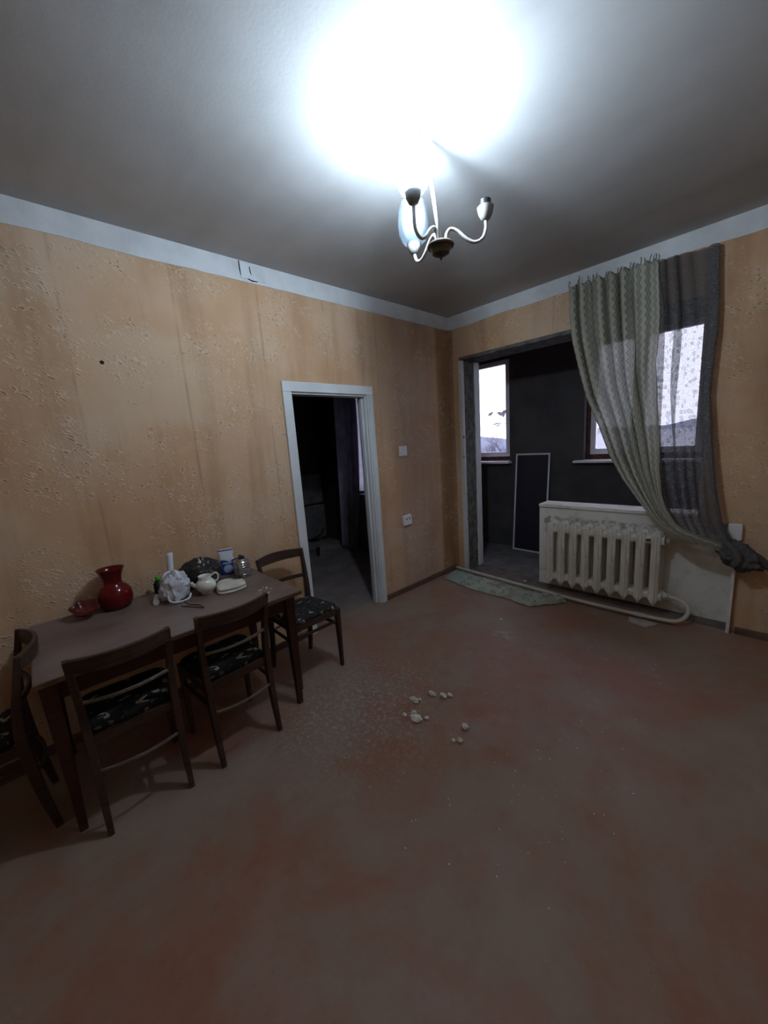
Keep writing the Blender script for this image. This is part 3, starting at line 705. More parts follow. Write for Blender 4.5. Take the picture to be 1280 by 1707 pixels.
def place(o, x, y, rz, label=None, z=0.0, sc=1.0):
    o.location = (x, y, z); o.rotation_euler = (0, 0, rz)
    if label: o['label'] = label
    return o
# local +y is the sitter's forward
place(ch, 0.405, -2.325, -PI / 2 + 0.03)
cB = place(copy_tree(ch), 0.590, -2.935, PI / 2 + 0.05, 'dark wooden dining chair pushed in from the room side near the crumbs and doorway end')
cA = place(copy_tree(ch), 0.590, -3.385, PI / 2 - 0.03, 'dark wooden dining chair pushed in from the room side nearest the camera')
cD = place(copy_tree(ch), 0.420, -3.920, PI, 'dark wooden dining chair turned with its back to the left end of the table')
rod = MB().strip([(0.165 * (2 * i / 12 - 1), -0.186 - 0.042 * (1 - (2 * i / 12 - 1) ** 2), 0.605) for i in range(13)], (0, 0, 1), 0.013, 0.013)
for o in (cA, cB):
    for q in list(bpy.data.objects):
        if q.parent == o and q.name.split('.')[0] == 'back_slat': bpy.data.objects.remove(q)
    rod.build('back_slat', M['chair_slat'], o, bevel=0.003)

# ------------------------------------------------------------------ things on the table
v = MB().lathe([(0.050, 0.0), (0.066, 0.004), (0.078, 0.03), (0.084, 0.062), (0.080, 0.095), (0.062, 0.122), (0.046, 0.135), (0.043, 0.150), (0.046, 0.175), (0.054, 0.200), (0.064, 0.222), (0.066, 0.226), (0.060, 0.224), (0.050, 0.200), (0.041, 0.170), (0.040, 0.140), (0.050, 0.120), (0.010, 0.018)], 40)
o = v.build('vase', M['red_glass'], smooth=True); o.location = (0.115, -3.305, TZ)
tag(o, 'round bellied red glass vase with a flared neck on the table by the wall', 'vase')
# scalloped dish lying tipped in front of it
mb = MB(); rings = []
for k, (r, z) in enumerate([(0.018, 0.0), (0.036, 0.006), (0.052, 0.022), (0.062, 0.040), (0.058, 0.041), (0.048, 0.026), (0.032, 0.012), (0.004, 0.008)]):
    rings.append([((r * (1 + (0.10 if 2 <= k <= 5 else 0) * math.cos(6 * 2 * PI * i / 48))) * math.cos(2 * PI * i / 48), (r * (1 + (0.10 if 2 <= k <= 5 else 0) * math.cos(6 * 2 * PI * i / 48))) * math.sin(2 * PI * i / 48), z) for i in range(48)])
o = mb.ring_loft(rings).build('dish', M['red_dish'], smooth=True); o.location = (0.130, -3.447, TZ + 0.021); o.rotation_euler = (0.12, 0.42, 0.3)
tag(o, 'small scalloped dull red dish tipped on its side left of the red vase', 'dish')

# white carrier bag with a rolled sleeve of film sticking out of it
wb = thing('plastic_bag', 'crumpled white plastic bag standing on the table in front of the black bag', 'bag', (0.285, -3.045, TZ))
def bagshape(sx, sy, sz, seed, amp, pinch=0.0, sharp=1.0):
    def fn(c):
        z = c.z
        k = 1.0 - pinch * max(0.0, z) ** 2
        q = Vector((c.x * sx * k, c.y * sy * k, (z + 1) / 2 * sz))
        d = noise.noise(c * 1.7 + Vector((seed, 0, 0))) + 0.6 * abs(noise.noise(c * 3.6 + Vector((0, seed, 0)))) * sharp + 0.35 * abs(noise.noise(c * 8 + Vector((seed, seed, 0)))) * sharp
        q += c * amp * d
        if z < -0.55: q.z = max(0.0, q.z * (0.4 if z < -0.75 else 0.7))
        q.z = max(0.0, q.z)
        return q
    return fn
blob(bagshape(0.062, 0.070, 0.165, 3.1, 0.026, 0.50, 1.2)).build('bag_body', M['white_bag'], wb, smooth=True, angle=0.5)
P = [(0.0, 0.0, 0.15), (0.005, -0.02, 0.168), (0.018, -0.045, 0.162), (0.01, -0.058, 0.135), (-0.005, -0.035, 0.150), (0.012, 0.010, 0.160)]
MB().tube(smooth_path(P, 5), 0.009, 7).build('tied_handle', M['white_film'], wb, smooth=True)
mb = MB(); rings = []
for i in range(9):
    z = 0.11 + 0.155 * i / 8
    rings.append([((0.022 + 0.003 * noise.noise((i, jx, 0))) * math.cos(2 * PI * jx / 10) - 0.012 - 0.030 * i / 8, 0.017 * math.sin(2 * PI * jx / 10) - 0.012 + 0.022 * i / 8, z) for jx in range(10)])
mb.ring_loft(rings).build('twisted_top', M['white_film'], wb, smooth=True)
MB().tube(smooth_path([(0.055, -0.055, 0.055), (0.068, -0.050, 0.022), (0.074, -0.022, 0.008), (0.078, 0.015, 0.007), (0.072, 0.045, 0.012), (0.055, 0.062, 0.030)], 5), 0.006, 7).build('bag_hem', M['white_film'], wb, smooth=True)
o = MB().tube([(0.185, -3.125, TZ + 0.017), (0.290, -3.150, TZ + 0.017)], 0.016, 14).build('paper_roll', M['paper'], smooth=True, angle=0.7)
tag(o, 'short pale paper roll lying left of the white plastic bag', 'paper roll')
gp = thing('spray_bottle', 'dark bottle with a bright green cap behind the white plastic bag', 'bottle', (0.085, -3.085, TZ))
MB().lathe([(0.026, 0), (0.028, 0.005), (0.028, 0.060), (0.018, 0.078), (0.011, 0.084)], 20).build('bottle_body', M['dark_plastic'], gp, smooth=True, angle=0.8)
MB().lathe([(0.013, 0.084), (0.014, 0.086), (0.014, 0.102), (0.011, 0.106)], 16).build('bottle_cap', M['green'], gp, smooth=True, angle=0.8)
# black bag
o = blob(lambda c: (lambda q: q)(bagshape(0.098, 0.124, 0.165, 8.3, 0.024, 0.22, 0.85)(c)), 5).build('rubbish_bag', M['black_bag'], smooth=True, angle=0.6)
o.location = (0.150, -2.865, TZ)
tag(o, 'black bin bag full of something on the table against the wall', 'bag')
# blue and white packet
pk = MB(); rings = []
for i in range(13):
    z = 0.172 * i / 12; k = 1.0 if i < 8 else 1.0 - 0.16 * (i - 7); wv = 0.046 + 0.003 * math.sin(i * 1.3)
    dv = max(0.003, 0.026 * k * (1 if i > 0 else 0.9))
    rings.append([(wv * math.copysign(abs(math.cos(a)) ** 0.5, math.cos(a)), dv * math.copysign(abs(math.sin(a)) ** 0.6, math.sin(a)), z) for a in [2 * PI * q / 24 + 0.01 for q in range(24)]])
o = pk.ring_loft(rings).build('paper_packet', M['packet'], smooth=True, angle=0.9); o.location = (0.075, -2.668, TZ); o.rotation_euler = (0, 0, PI / 2 - 0.35)
tag(o, 'upright blue and white paper packet between the black bag and the clear bottle', 'packet')
# clear bottle lying on its side, ribbed and squashed, a black cap stuck on top
cb = thing('plastic_bottle', 'squashed clear ribbed plastic bottle at the doorway end of the clutter', 'bottle', (0.215, -2.625, TZ))
mb = MB(); rings = []
for i in range(25):
    z = 0.118 * i / 24; r = (0.044 + 0.0035 * math.sin(i * 1.9)) * (1.0 if i < 21 else 1 - 0.06 * (i - 20))
    if i == 0: r = 0.036
    rings.append([(r * 1.25 * math.copysign(abs(math.cos(a)) ** 0.6, math.cos(a)) + 0.004 * noise.noise((math.cos(a) * 3, math.sin(a) * 3, i * 0.5)), r * 1.0 * math.copysign(abs(math.sin(a)) ** 0.6, math.sin(a)), z) for a in [2 * PI * q / 28 + 0.01 for q in range(28)]])
mb.ring_loft(rings).build('bottle_body', M['bottle'], cb, smooth=True)
mb = MB().tube([(0.0, 0.018, 0.119), (0.0, -0.010, 0.130)], [0.014, 0.018], 12).tube([(0.0, -0.010, 0.127), (0.01, -0.065, 0.126)], 0.004, 6)
mb.build('black_lid', M['dark_plastic'], cb, smooth=True, angle=0.8)
# flowered jug, handle up on its right side
jg = thing('jug', 'small white china jug with dark flowers and a loop handle', 'jug', (0.335, -2.895, TZ))
MB().lathe([(0.030, 0), (0.034, 0.004), (0.032, 0.010), (0.046, 0.024), (0.056, 0.046), (0.054, 0.066), (0.042, 0.082), (0.034, 0.090), (0.037, 0.108), (0.036, 0.110), (0.031, 0.104), (0.030, 0.092), (0.005, 0.02)], 32).build('jug_body', M['jug'], jg, smooth=True)
MB().tube(smooth_path([(0.020, 0.030, 0.106), (0.030, 0.052, 0.118), (0.030, 0.066, 0.100), (0.026, 0.060, 0.074), (0.020, 0.044, 0.066)], 6), 0.006, 8).build('jug_handle', M['china'], jg, smooth=True)
MB().tube(smooth_path([(-0.020, -0.045, 0.050), (-0.012, -0.064, 0.064), (-0.006, -0.074, 0.084)], 5), [0.014] * 4 + [0.012] * 4 + [0.010] * 3, 9).build('jug_spout', M['china'], jg, smooth=True)
# folded cloth with a saucer on the wall side
tw = thing('folded_cloth', 'folded cream cotton cloth lying flat in front of the clear bottle', 'cloth', (0.392, -2.772, TZ), -0.25)
def fold(z0, z1, k, seed):
    mb = MB(); rings = []
    N2 = 40
    for i, (s, z) in enumerate([(0.93, z0), (1.0, z0 + 0.3 * (z1 - z0)), (1.0, z0 + 0.7 * (z1 - z0)), (0.94, z1), (0.6, z1 + 0.004), (0.2, z1 + 0.006), (0.02, z1 + 0.006)]):
        r = []
        for q in range(N2):
            a = 2 * PI * q / N2; ca, sa = math.cos(a), math.sin(a)
            x = 0.078 * math.copysign(abs(ca) ** 0.45, ca) * k; y = 0.084 * math.copysign(abs(sa) ** 0.45, sa) * k
            x *= 1.0 - 0.25 * (y > 0) * abs(y) / 0.075
            d = 0.004 * noise.noise((x * 40, y * 40, seed + z * 60))
            r.append((x * s + d, y * s + d, max(z, z + (0.006 * noise.noise((x * 22, y * 22, seed)) if i > 2 else 0))))
        rings.append(r)
    return mb.ring_loft(rings)
fold(0.0, 0.016, 1.0, 1).build('lower_fold', M['towel'], tw, smooth=True)
fold(0.018, 0.034, 0.96, 5).build('upper_fold', M['towel'], tw, smooth=True)
o = MB().lathe([(0.022, 0), (0.024, 0.004), (0.046, 0.012), (0.050, 0.016), (0.046, 0.0155), (0.022, 0.007), (0.002, 0.006)], 28).build('saucer', M['china'], smooth=True)
o.location = (0.270, -2.760, TZ); tag(o, 'small white saucer between the jug and the clear bottle', 'saucer')
o = MB().tube(smooth_path([(0.365, -3.03, TZ + 0.003), (0.43, -3.025, TZ + 0.003), (0.49, -2.99, TZ + 0.003), (0.55, -2.985, TZ + 0.003), (0.50, -3.015, TZ + 0.003), (0.42, -3.06, TZ + 0.003)], 8), 0.0022, 6).build('cord', M['cord'], smooth=True)
tag(o, 'thin dark cord trailing across the tabletop from the white bag', 'cord')
cr = MB()
rr = random.Random(3)
for i in range(16):
    x, y = 0.575 + rr.gauss(0, 0.030), -2.665 + rr.gauss(0, 0.035); s = rr.uniform(0.002, 0.006)
    cr.ring_loft([[(x + s * math.cos(a) * rr.uniform(.7, 1.2), y + s * math.sin(a) * rr.uniform(.7, 1.2), TZ + h) for a in (0, 1.26, 2.5, 3.8, 5.0)] for h in (0.0, s * 0.7)])
tag(cr.build('table_crumbs', M['crumb']), 'scatter of tiny white crumbs near the right end of the tabletop', 'crumbs', kind='stuff')

# ------------------------------------------------------------------ chandelier
hook = Vector((1.465, -2.091, H)); hub = Vector((1.512, -2.075, 2.360))
cl = thing('chandelier', 'three armed ceiling chandelier with one lit bulb and a bare right arm', 'chandelier', tuple(hub))
L_ = lambda p: tuple(Vector(p) - hub)
MB().tube(smooth_path([L_((1.452, -2.118, H - 0.004)), L_((1.458, -2.108, H - 0.03)), L_((1.468, -2.093, H - 0.045)), L_((1.470, -2.090, H - 0.070))], 5), 0.0045, 8).build('ceiling_hook', M['lamp_hub'], cl, smooth=True)
top = Vector((1.470, -2.090, H - 0.065))
MB().tube([L_(top), (0, 0, 0.0)], 0.0085, 12).build('stem', M['lamp_metal'], cl, smooth=True)
MB().lathe([(0.006, 0.030), (0.048, 0.010), (0.058, 0.000), (0.056, -0.006), (0.046, -0.010), (0.040, -0.020), (0.036, -0.032), (0.020, -0.040), (0.007, -0.044), (0.004, -0.056)], 28).build('hub', M['lamp_hub'], cl, smooth=True, angle=0.6)
def arm(az, r, dz):
    c, s = math.cos(az), math.sin(az)
    P = [(0.026, 0.010), (0.026, 0.040), (0.044, 0.062), (0.075, 0.052), (0.115, 0.018), (0.150, 0.004), (0.182, 0.018), (0.196, 0.052), (0.196, 0.075 + dz)]
    return smooth_path([(c * a * r / 0.196, s * a * r / 0.196, b) for a, b in P], 6)
cups = []
for nm, az, r, dz, sh in (('right', 0.80, 0.196, 0.015, None), ('near', -1.68, 0.148, 0.048, 'lit'), ('far', 2.90, 0.196, -0.02, 'off')):
    P = arm(az, r, dz); a = MB().tube(P, 0.0070, 10).build('arm', M['lamp_metal'], cl, smooth=True)
    e = P[-1]
    MB().lathe([(0.011, -0.006), (0.020, 0.000), (0.030, 0.020), (0.035, 0.044), (0.034, 0.045), (0.024, 0.040), (0.003, 0.036)], 24, tuple(e)).build('lamp_cup', M['lamp_cup'], a, smooth=True, angle=0.7)
    if sh:
        pr_ = [(0.027, 0.030), (0.052, 0.048), (0.066, 0.085), (0.069, 0.125), (0.065, 0.170), (0.060, 0.205), (0.057, 0.204), (0.062, 0.170), (0.066, 0.125), (0.063, 0.087), (0.049, 0.051), (0.026, 0.034)]
        mb = MB(); rings = []
        for k, z in pr_:
            rings.append([(e[0] + k * (1 + 0.035 * math.cos(8 * q * 2 * PI / 48)) * math.cos(q * 2 * PI / 48), e[1] + k * (1 + 0.035 * math.cos(8 * q * 2 * PI / 48)) * math.sin(q * 2 * PI / 48), e[2] + z) for q in range(48)])
        mb.ring_loft(rings, cap=False).build('glass_shade', M['shade'], cl, smooth=True)
    if sh == 'lit':
        MB().lathe([(0.010, 0.040), (0.016, 0.062), (0.027, 0.085), (0.031, 0.105), (0.026, 0.126), (0.012, 0.138), (0.002, 0.140)], 20, tuple(e)).build('bulb', M['bulb'], cl, smooth=True)
    if sh is None:
        MB().lathe([(0.012, 0.034), (0.024, 0.036), (0.024, 0.070), (0.019, 0.071), (0.018, 0.050), (0.002, 0.049)], 16, tuple(e)).build('bulb_socket', M['dark_plastic'], a, smooth=True, angle=0.6)

# ------------------------------------------------------------------ switch, socket, holes
sw = thing('light_switch', 'white single light switch on the orange wall right of the door', 'switch', (0, -0.820, 1.445))
MB().box(0, 0.022, -0.052, 0.052, -0.050, 0.050).build('switch_plate', M['switch'], sw, bevel=0.008)
MB().box(0.022, 0.028, -0.034, 0.034, -0.038, 0.038).build('rocker', M['switch'], sw, bevel=0.003)
so = thing('power_socket', 'white double hole power socket low on the orange wall below the switch', 'socket', (0, -0.822, 0.752))
so.rotation_euler = (0.06, 0, 0)
MB().box(0, 0.030, -0.056, 0.056, -0.050, 0.050).build('socket_plate', M['switch'], so, bevel=0.006)
for y in (-0.017, 0.022):
    MB().tube([(0.0285, y, 0.012), (0.0308, y, 0.012)], 0.008, 14).build('pin_hole', M['hole'], so)
o = MB().lathe([(0.011, 0.0), (0.010, 0.002), (0.002, 0.002)], 9).build('wall_plug', M['hole']); o.location = (0.0, -3.141, 2.078); o.rotation_euler = (0, PI / 2, 0)
tag(o, 'small dark plug hole high on the orange wall above the red vase', 'hole')
jb = thing('junction_cover', 'square whitewashed cover plate with dark cracks set in the band under the ceiling', 'cover', (0.004, -2.190, 2.742))
MB().box(0, 0.004, -0.088, 0.088, -0.050, 0.050).build('cover_plate', M['band'], jb, bevel=0.001)
for q in ([(0.003, -0.0905, 0.052), (0.003, -0.0895, 0.0), (0.003, -0.086, -0.035)], [(0.005, -0.02, 0.03), (0.005, -0.018, 0.0), (0.005, -0.012, -0.020)], [(0.003, -0.04, -0.047), (0.003, -0.012, -0.055), (0.003, 0.03, -0.0535)]):
    MB().tube(q, [0.003, 0.004, 0.002], 6).build('crack', M['hole'], jb)

# ------------------------------------------------------------------ radiator and pipes
RX0, RP = 1.128, 0.1045
ra = thing('radiator', 'old cream cast iron radiator of nine sections below the balcony opening', 'radiator', (RX0, 0.035, 0.082)); ra.scale = (1, 1, 1.05)
def section():
    mb = MB()
    # front column with a raised rib, back column, lofted upwards from the pointed foot
    for yo, sg in ((-0.065, -1), (0.055, 1)):
        rings = []
        for z, wv, dv in ((0.0, 0.004, 0.010), (0.022, 0.018, 0.020), (0.045, 0.034, 0.024), (0.075, 0.035, 0.025), (0.11, 0.032, 0.024), (0.30, 0.032, 0.024), (0.475, 0.032, 0.024), (0.52, 0.036, 0.025), (0.555, 0.034, 0.024), (0.575, 0.022, 0.016), (0.580, 0.010, 0.008)):
            f, b = yo + sg * dv, yo - sg * dv
            rings.append([(-wv, b, z), (-wv, yo + sg * dv * 0.35, z), (-wv * 0.80, f - sg * 0.008, z), (-wv * 0.34, f - sg * 0.007, z), (-wv * 0.26, f, z), (wv * 0.26, f, z), (wv * 0.34, f - sg * 0.007, z), (wv * 0.80, f - sg * 0.008, z), (wv, yo + sg * dv * 0.35, z), (wv, b, z)])
        mb.ring_loft(rings)
    for z in (0.075, 0.520):
        for xa, xb in ((-RP / 2, -0.020), (0.020, RP / 2)):
            yz = [(-0.074, -0.012), (-0.066, -0.026), (-0.045, -0.032), (0.035, -0.032), (0.056, -0.026), (0.064, -0.012), (0.064, 0.012), (0.056, 0.026), (0.035, 0.032), (-0.045, 0.032), (-0.066, 0.026), (-0.074, 0.012)]
            mb.ring_loft([[(xa, y, z + q) for y, q in yz], [(xb, y, z + q) for y, q in yz]])
    return mb
s0 = section().build('section', M['radiator'], ra, bevel=0.0025)
for i in range(1, 9):
    s = s0.copy(); COL.objects.link(s); s.parent = ra; s.location = (i * RP, 0, 0)
for z in (0.075, 0.520):
    MB().tube([(8 * RP + RP / 2 - 0.004, 0, z), (8 * RP + RP / 2 + 0.022, 0, z)], 0.028, 8).tube([(8 * RP + RP / 2 + 0.020, 0, z), (8 * RP + RP / 2 + 0.032, 0, z)], 0.020, 6).build('end_nut', M['radiator'], ra)
MB().tube([(7.5 * RP - 0.012, -0.078, 0.522), (7.5 * RP + 0.016, -0.080, 0.527)], 0.010, 8).build('rust_scab', M['rust'], ra, label='rust red scab on the last joint')
# feed pipe along the floor: from the corner, round the U bend and up into the bottom nut
ex = RX0 + 8.5 * RP + 0.03
P = [(0.035, -0.045, 0.035), (0.25, -0.070, 0.034), (0.77, -0.115, 0.034), (1.38, -0.165, 0.034), (1.85, -0.168, 0.034), (2.08, -0.150, 0.034)]
c0 = Vector((2.10, -0.06, 0.11))
bend = [(2.155, -0.128, 0.045), (2.195, -0.075, 0.085), (2.185, -0.020, 0.128), (2.13, 0.018, 0.155), (ex + 0.01, 0.033, 0.161)]
hp = thing('heating_pipe', 'cream heating pipe along the floor with a hairpin bend into the radiator', 'pipe', (0, 0, 0))
MB().tube(smooth_path(P + bend, 8), 0.0155, 12).build('floor_pipe', M['pipe'], hp, smooth=True)
MB().tube([(1.875, -0.167, 0.034), (1.94, -0.162, 0.034)], 0.020, 10).build('coupling', M['pipe'], hp, smooth=True, angle=0.6)
hp2 = thing('return_pipe', 'short cream pipe from the radiator top running behind the curtains', 'pipe', (0, 0, 0))
MB().tube(smooth_path([(ex - 0.01, 0.035, 0.628), (2.15, 0.034, 0.632), (2.28, 0.030, 0.634), (2.413, 0.027, 0.634)], 6), 0.014, 12).build('top_pipe', M['pipe'], hp2, smooth=True)
MB().tube([(2.235, 0.031, 0.633), (2.275, 0.030, 0.634)], 0.022, 10).build('valve', M['pipe'], hp2, smooth=True, angle=0.6)

# ------------------------------------------------------------------ curtains
Lc = [(1.262, -0.052, 2.688), (1.279, -0.070, 2.62), (1.292, -0.085, 2.452), (1.327, -0.099, 2.244), (1.387, -0.113, 2.031), (1.461, -0.129, 1.789), (1.568, -0.145, 1.548), (1.660, -0.161, 1.314), (1.759, -0.174, 1.129), (1.866, -0.185, 0.978), (1.967, -0.195, 0.847), (2.062, -0.201, 0.775), (2.139, -0.200, 0.735), (2.26, -0.165, 0.680), (2.39, -0.115, 0.625)]
Rc = [(1.880, -0.052, 2.680), (1.910, -0.083, 2.31), (1.913, -0.093, 2.186), (1.910, -0.111, 1.962), (1.936, -0.133, 1.676), (1.964, -0.153, 1.413), (1.977, -0.168, 1.214), (2.007, -0.183, 1.014), (2.042, -0.191, 0.908), (2.097, -0.198, 0.819), (2.150, -0.200, 0.770), (2.26, -0.165, 0.720), (2.39, -0.115, 0.665)]
def curtain_pt(u, v):
    a, b = along(Lc, v), along(Rc, v)
    p = a.lerp(b, u)
    gather = max(0.0, min(1.0, (v - 0.62) / 0.25))
    ph = 2 * PI * (6.4 * (u ** 0.82) + 0.22 * math.sin(9 * u + 1.0) + 0.12 * math.sin(3 * u + 2.5 * v))
    amp = (0.024 + 0.030 * abs(noise.noise((u * 4.0, v * 0.8, 5)))) * (1 - 0.75 * max(0, u - 0.5) / 0.5) + 0.012 * math.sin(PI * min(1, v * 1.4)) - 0.010 * gather
    p.y += amp * math.sin(ph) + 0.004 * math.sin(2.7 * ph + 4 * v) - 0.015 * math.sin(PI * v)
    p.x += 0.010 * math.cos(ph) * (1 - gather)
    if v < 0.04: p.z += 0.012 * math.sin(2 * PI * 14 * u) * (1 - v / 0.04)
    if gather > 0: p.z += 0.010 * gather * math.sin(ph + 1)
    return p
cu = thing('patterned_curtain', 'faded green curtain with zigzag stripes pulled aside to the lower right', 'curtain', (0, 0, 0))
MB().grid(150, 130, curtain_pt, lambda u, v: (u, v * 2.3)).build('curtain_cloth', M['curtain'], cu, smooth=True, solid=0.002)
for i in range(15):
    tuf = MB()
    u = (i + 0.4) / 15; p = curtain_pt(u, 0.0)
    k = rr.uniform(0.025, 0.055)
    tuf.strip(smooth_path([(p.x, p.y, p.z - 0.01), (p.x + 0.006, p.y - 0.004, p.z + k * 0.5), (p.x + rr.uniform(-0.004, 0.012), p.y + 0.002, p.z + k)], 3), (0, 1, 0), 0.004, 0.006)
    tuf.build('heading_tuft', M['curtain'], cu)
Lt = [(1.850, -0.030, 2.678), (1.895, -0.040, 2.316), (1.905, -0.050, 1.939), (1.925, -0.060, 1.545), (1.966, -0.075, 1.138), (2.025, -0.090, 0.89), (2.124, -0.105, 0.726)]
Rt = [(2.200, -0.030, 2.655), (2.220, -0.045, 2.34), (2.232, -0.055, 2.112), (2.229, -0.060, 1.881), (2.232, -0.065, 1.703), (2.255, -0.072, 1.518), (2.286, -0.080, 1.269), (2.323, -0.090, 1.018), (2.360, -0.10, 0.827), (2.43, -0.110, 0.690)]
def net_pt(u, v):
    p = along(Lt, v).lerp(along(Rt, v), u)
    ph = 2 * PI * (5.2 * u + 0.3 * math.sin(4 * v + 5 * u))
    amp = 0.013 + 0.008 * math.sin(5 * u)
    p.y += amp * math.sin(ph); p.x += 0.008 * math.cos(ph)
    p.z += 0.010 * noise.noise((u * 9, v * 4, 2)) - 0.05 * max(0, v - 0.8) / 0.2 * math.sin(PI * u)
    return p
nt = thing('net_curtain', 'grey lace net curtain hanging over the window with its end knotted', 'curtain', (0, 0, 0))
MB().grid(90, 110, net_pt, lambda u, v: (u * 0.55, v * 2.0)).build('net_cloth', M['net'], nt, smooth=True)
def sheer_fold(u0, wd, ph0):
    def fn(u, v):
        uu = u0 + (u - 0.5) * wd * (1 + 0.5 * math.sin(3 * v + ph0)) + 0.02 * math.sin(5 * v + ph0)
        p = net_pt(min(1, max(0, uu)), v); p.y -= 0.012 + 0.012 * math.sin(PI * u); return p
    return fn
for u0, wd, p0 in ((0.03, 0.10, 0.0), (0.34, 0.07, 1.0), (0.92, 0.16, 2.0)):
    MB().grid(10, 90, sheer_fold(u0, wd, p0), lambda u, v: (u * 0.08, v * 2.0)).build('net_fold', M['net'], nt, smooth=True)
def knot(c):
    q = Vector((c.x * 0.105, c.y * 0.055, c.z * 0.085))
    d = noise.noise(c * 2.0 + Vector((5, 0, 0))) * 0.035 + abs(noise.noise(c * 4.5)) * 0.03
    q += Vector((c.x, c.y * 0.6, c.z)) * d
    q.z -= 0.35 * q.x
    return Vector((2.448, -0.120, 0.610)) + q
blob(knot, 5).build('knotted_end', M['net_dense'], nt, smooth=True)
MB().tube(smooth_path([(2.38, -0.14, 0.70), (2.43, -0.185, 0.66), (2.455, -0.19, 0.60), (2.43, -0.18, 0.555)], 6), 0.022, 10).build('knotted_end', M['net_dense'], nt, smooth=True)
MB().tube(smooth_path([(2.47, -0.13, 0.63), (2.54, -0.10, 0.60), (2.60, -0.075, 0.545)], 6), [0.05 - 0.0025 * i for i in range(13)], 10).build('knotted_end', M['net_dense'], nt, smooth=True)

# ------------------------------------------------------------------ floor litter
pts_b = [(0.045, -0.155), (0.10, -0.372), (0.26, -0.400), (0.45, -0.440), (0.62, -0.455), (0.76, -0.450), (0.95, -0.455), (1.05, -0.480), (1.16, -0.480), (1.22, -0.385), (1.30, -0.300), (1.355, -0.205)]
pts_t = [(0.035, -0.080), (0.20, -0.090), (0.40, -0.110), (0.62, -0.130), (0.85, -0.145), (1.05, -0.165), (1.22, -0.180), (1.34, -0.185)]
def rag_pt(u, v):
    a = along([(x, y, 0) for x, y in pts_t], u); b = along([(x, y, 0) for x, y in pts_b], u)
    p = a.lerp(b, v)
    hgt = 0.005 + 0.040 * abs(noise.noise((p.x * 9, p.y * 9, 1))) + 0.034 * abs(noise.noise((p.x * 20, p.y * 14, 3)))
    crump = max(0.0, min(1.0, (u - 0.72) / 0.2))
    hgt += crump * (0.045 * abs(noise.noise((p.x * 10 + p.y * 14, p.y * 4 - p.x * 3, 4))) + 0.016 * abs(math.sin(26 * (p.x + 1.2 * p.y))))
    if v < 0.12: hgt *= 0.35
    edge = min(1.0, (1 - v) / 0.08, u / 0.05, (1 - u) / 0.04 + 0.2)
    p.x += 0.012 * noise.noise((u * 9, v * 9, 7)); p.y += 0.014 * noise.noise((u * 22, v * 6, 8))
    p.z = 0.003 + hgt * max(0.15, edge)
    return p
o = MB().grid(110, 36, rag_pt).build('floor_cloth', M['rag'], smooth=True, solid=0.003)
tag(o, 'crumpled pale green cloth lying on the floor along the heating pipe', 'cloth')
def slab(name, outline, z, mat, label, cat, group=None, hgt=0.02, seed=0):
    mb = MB(); n = len(outline)
    jit = lambda i, k: 0.004 * noise.noise((i * 2.3, k * 3.1, seed))
    mb.ring_loft([[(x + jit(i, k), y + jit(i, k + 4), z + zz) for i, (x, y) in enumerate(outline)] for k, zz in enumerate((0.0, hgt * 0.6, hgt))])
    return tag(mb.build(name, mat, bevel=0.002), label, cat, group)
slab('plaster_slab', [(1.845, -0.205), (1.86, -0.275), (1.92, -0.283), (1.985, -0.296), (2.01, -0.262), (2.045, -0.205), (1.95, -0.190)], 0.0, M['card'], 'flat broken grey piece of plaster on the floor against the heating pipe', 'plaster', hgt=0.018, seed=3)
def crumb(name, x, y, rx, ry, rz_, seed, label):
    def fn(c):
        d = 1 + 0.35 * noise.noise(c * 1.6 + Vector((seed, 0, 0))) + 0.18 * noise.noise(c * 4 + Vector((0, seed, 0)))
        return Vector((x + c.x * rx * d, y + c.y * ry * d, max(0.0, (c.z * 0.5 + 0.42) * rz_ * 2 * d)))
    o = blob(fn, 3).build(name, M['crumb'])
    return tag(o, label, 'plaster', 'plaster crumbs on the floor')
for i, (x, y, a, b, c, lab) in enumerate([
    (1.205, -2.098, 0.030, 0.018, 0.014, 'lumpy white plaster crumb left of the row of crumbs on the red floor'),
    (1.222, -2.068, 0.012, 0.010, 0.008, 'tiny white plaster crumb touching the leftmost lump of the upper row'),
    (1.246, -1.980, 0.026, 0.015, 0.012, 'white plaster crumb in the middle of the upper row'),
    (1.310, -1.950, 0.022, 0.014, 0.012, 'elongated white plaster crumb second from right in the upper row'),
    (1.336, -1.918, 0.018, 0.011, 0.010, 'elongated white plaster crumb at the right end of the upper row'),
    (1.314, -2.200, 0.034, 0.028, 0.012, 'largest flat crumbled heap of white plaster below the upper row'),
    (1.280, -2.180, 0.022, 0.016, 0.013, 'white plaster lump adjoining the back of the largest heap'),
    (1.246, -2.226, 0.016, 0.013, 0.010, 'small white plaster crumb left of the largest heap'),
    (1.353, -2.158, 0.014, 0.010, 0.008, 'small white plaster crumb right of the largest heap'),
    (1.555, -2.076, 0.021, 0.016, 0.015, 'smooth oval white plaster crumb standing alone on the right'),
    (1.588, -2.170, 0.014, 0.011, 0.011, 'pointed white crumb of the nearest pair'),
    (1.560, -2.190, 0.010, 0.008, 0.007, 'smaller left crumb of the nearest pair'),
    (1.070, -0.850, 0.012, 0.008, 0.005, 'lone white flake on the floor before the green cloth'),
    (0.830, 0.060, 0.014, 0.010, 0.007, 'lone white flake on the threshold beside the parapet')]):
    crumb('plaster_crumb', x, y, a, b, c, i * 1.7 + 2, lab)
sc_ = MB(); rr = random.Random(11)
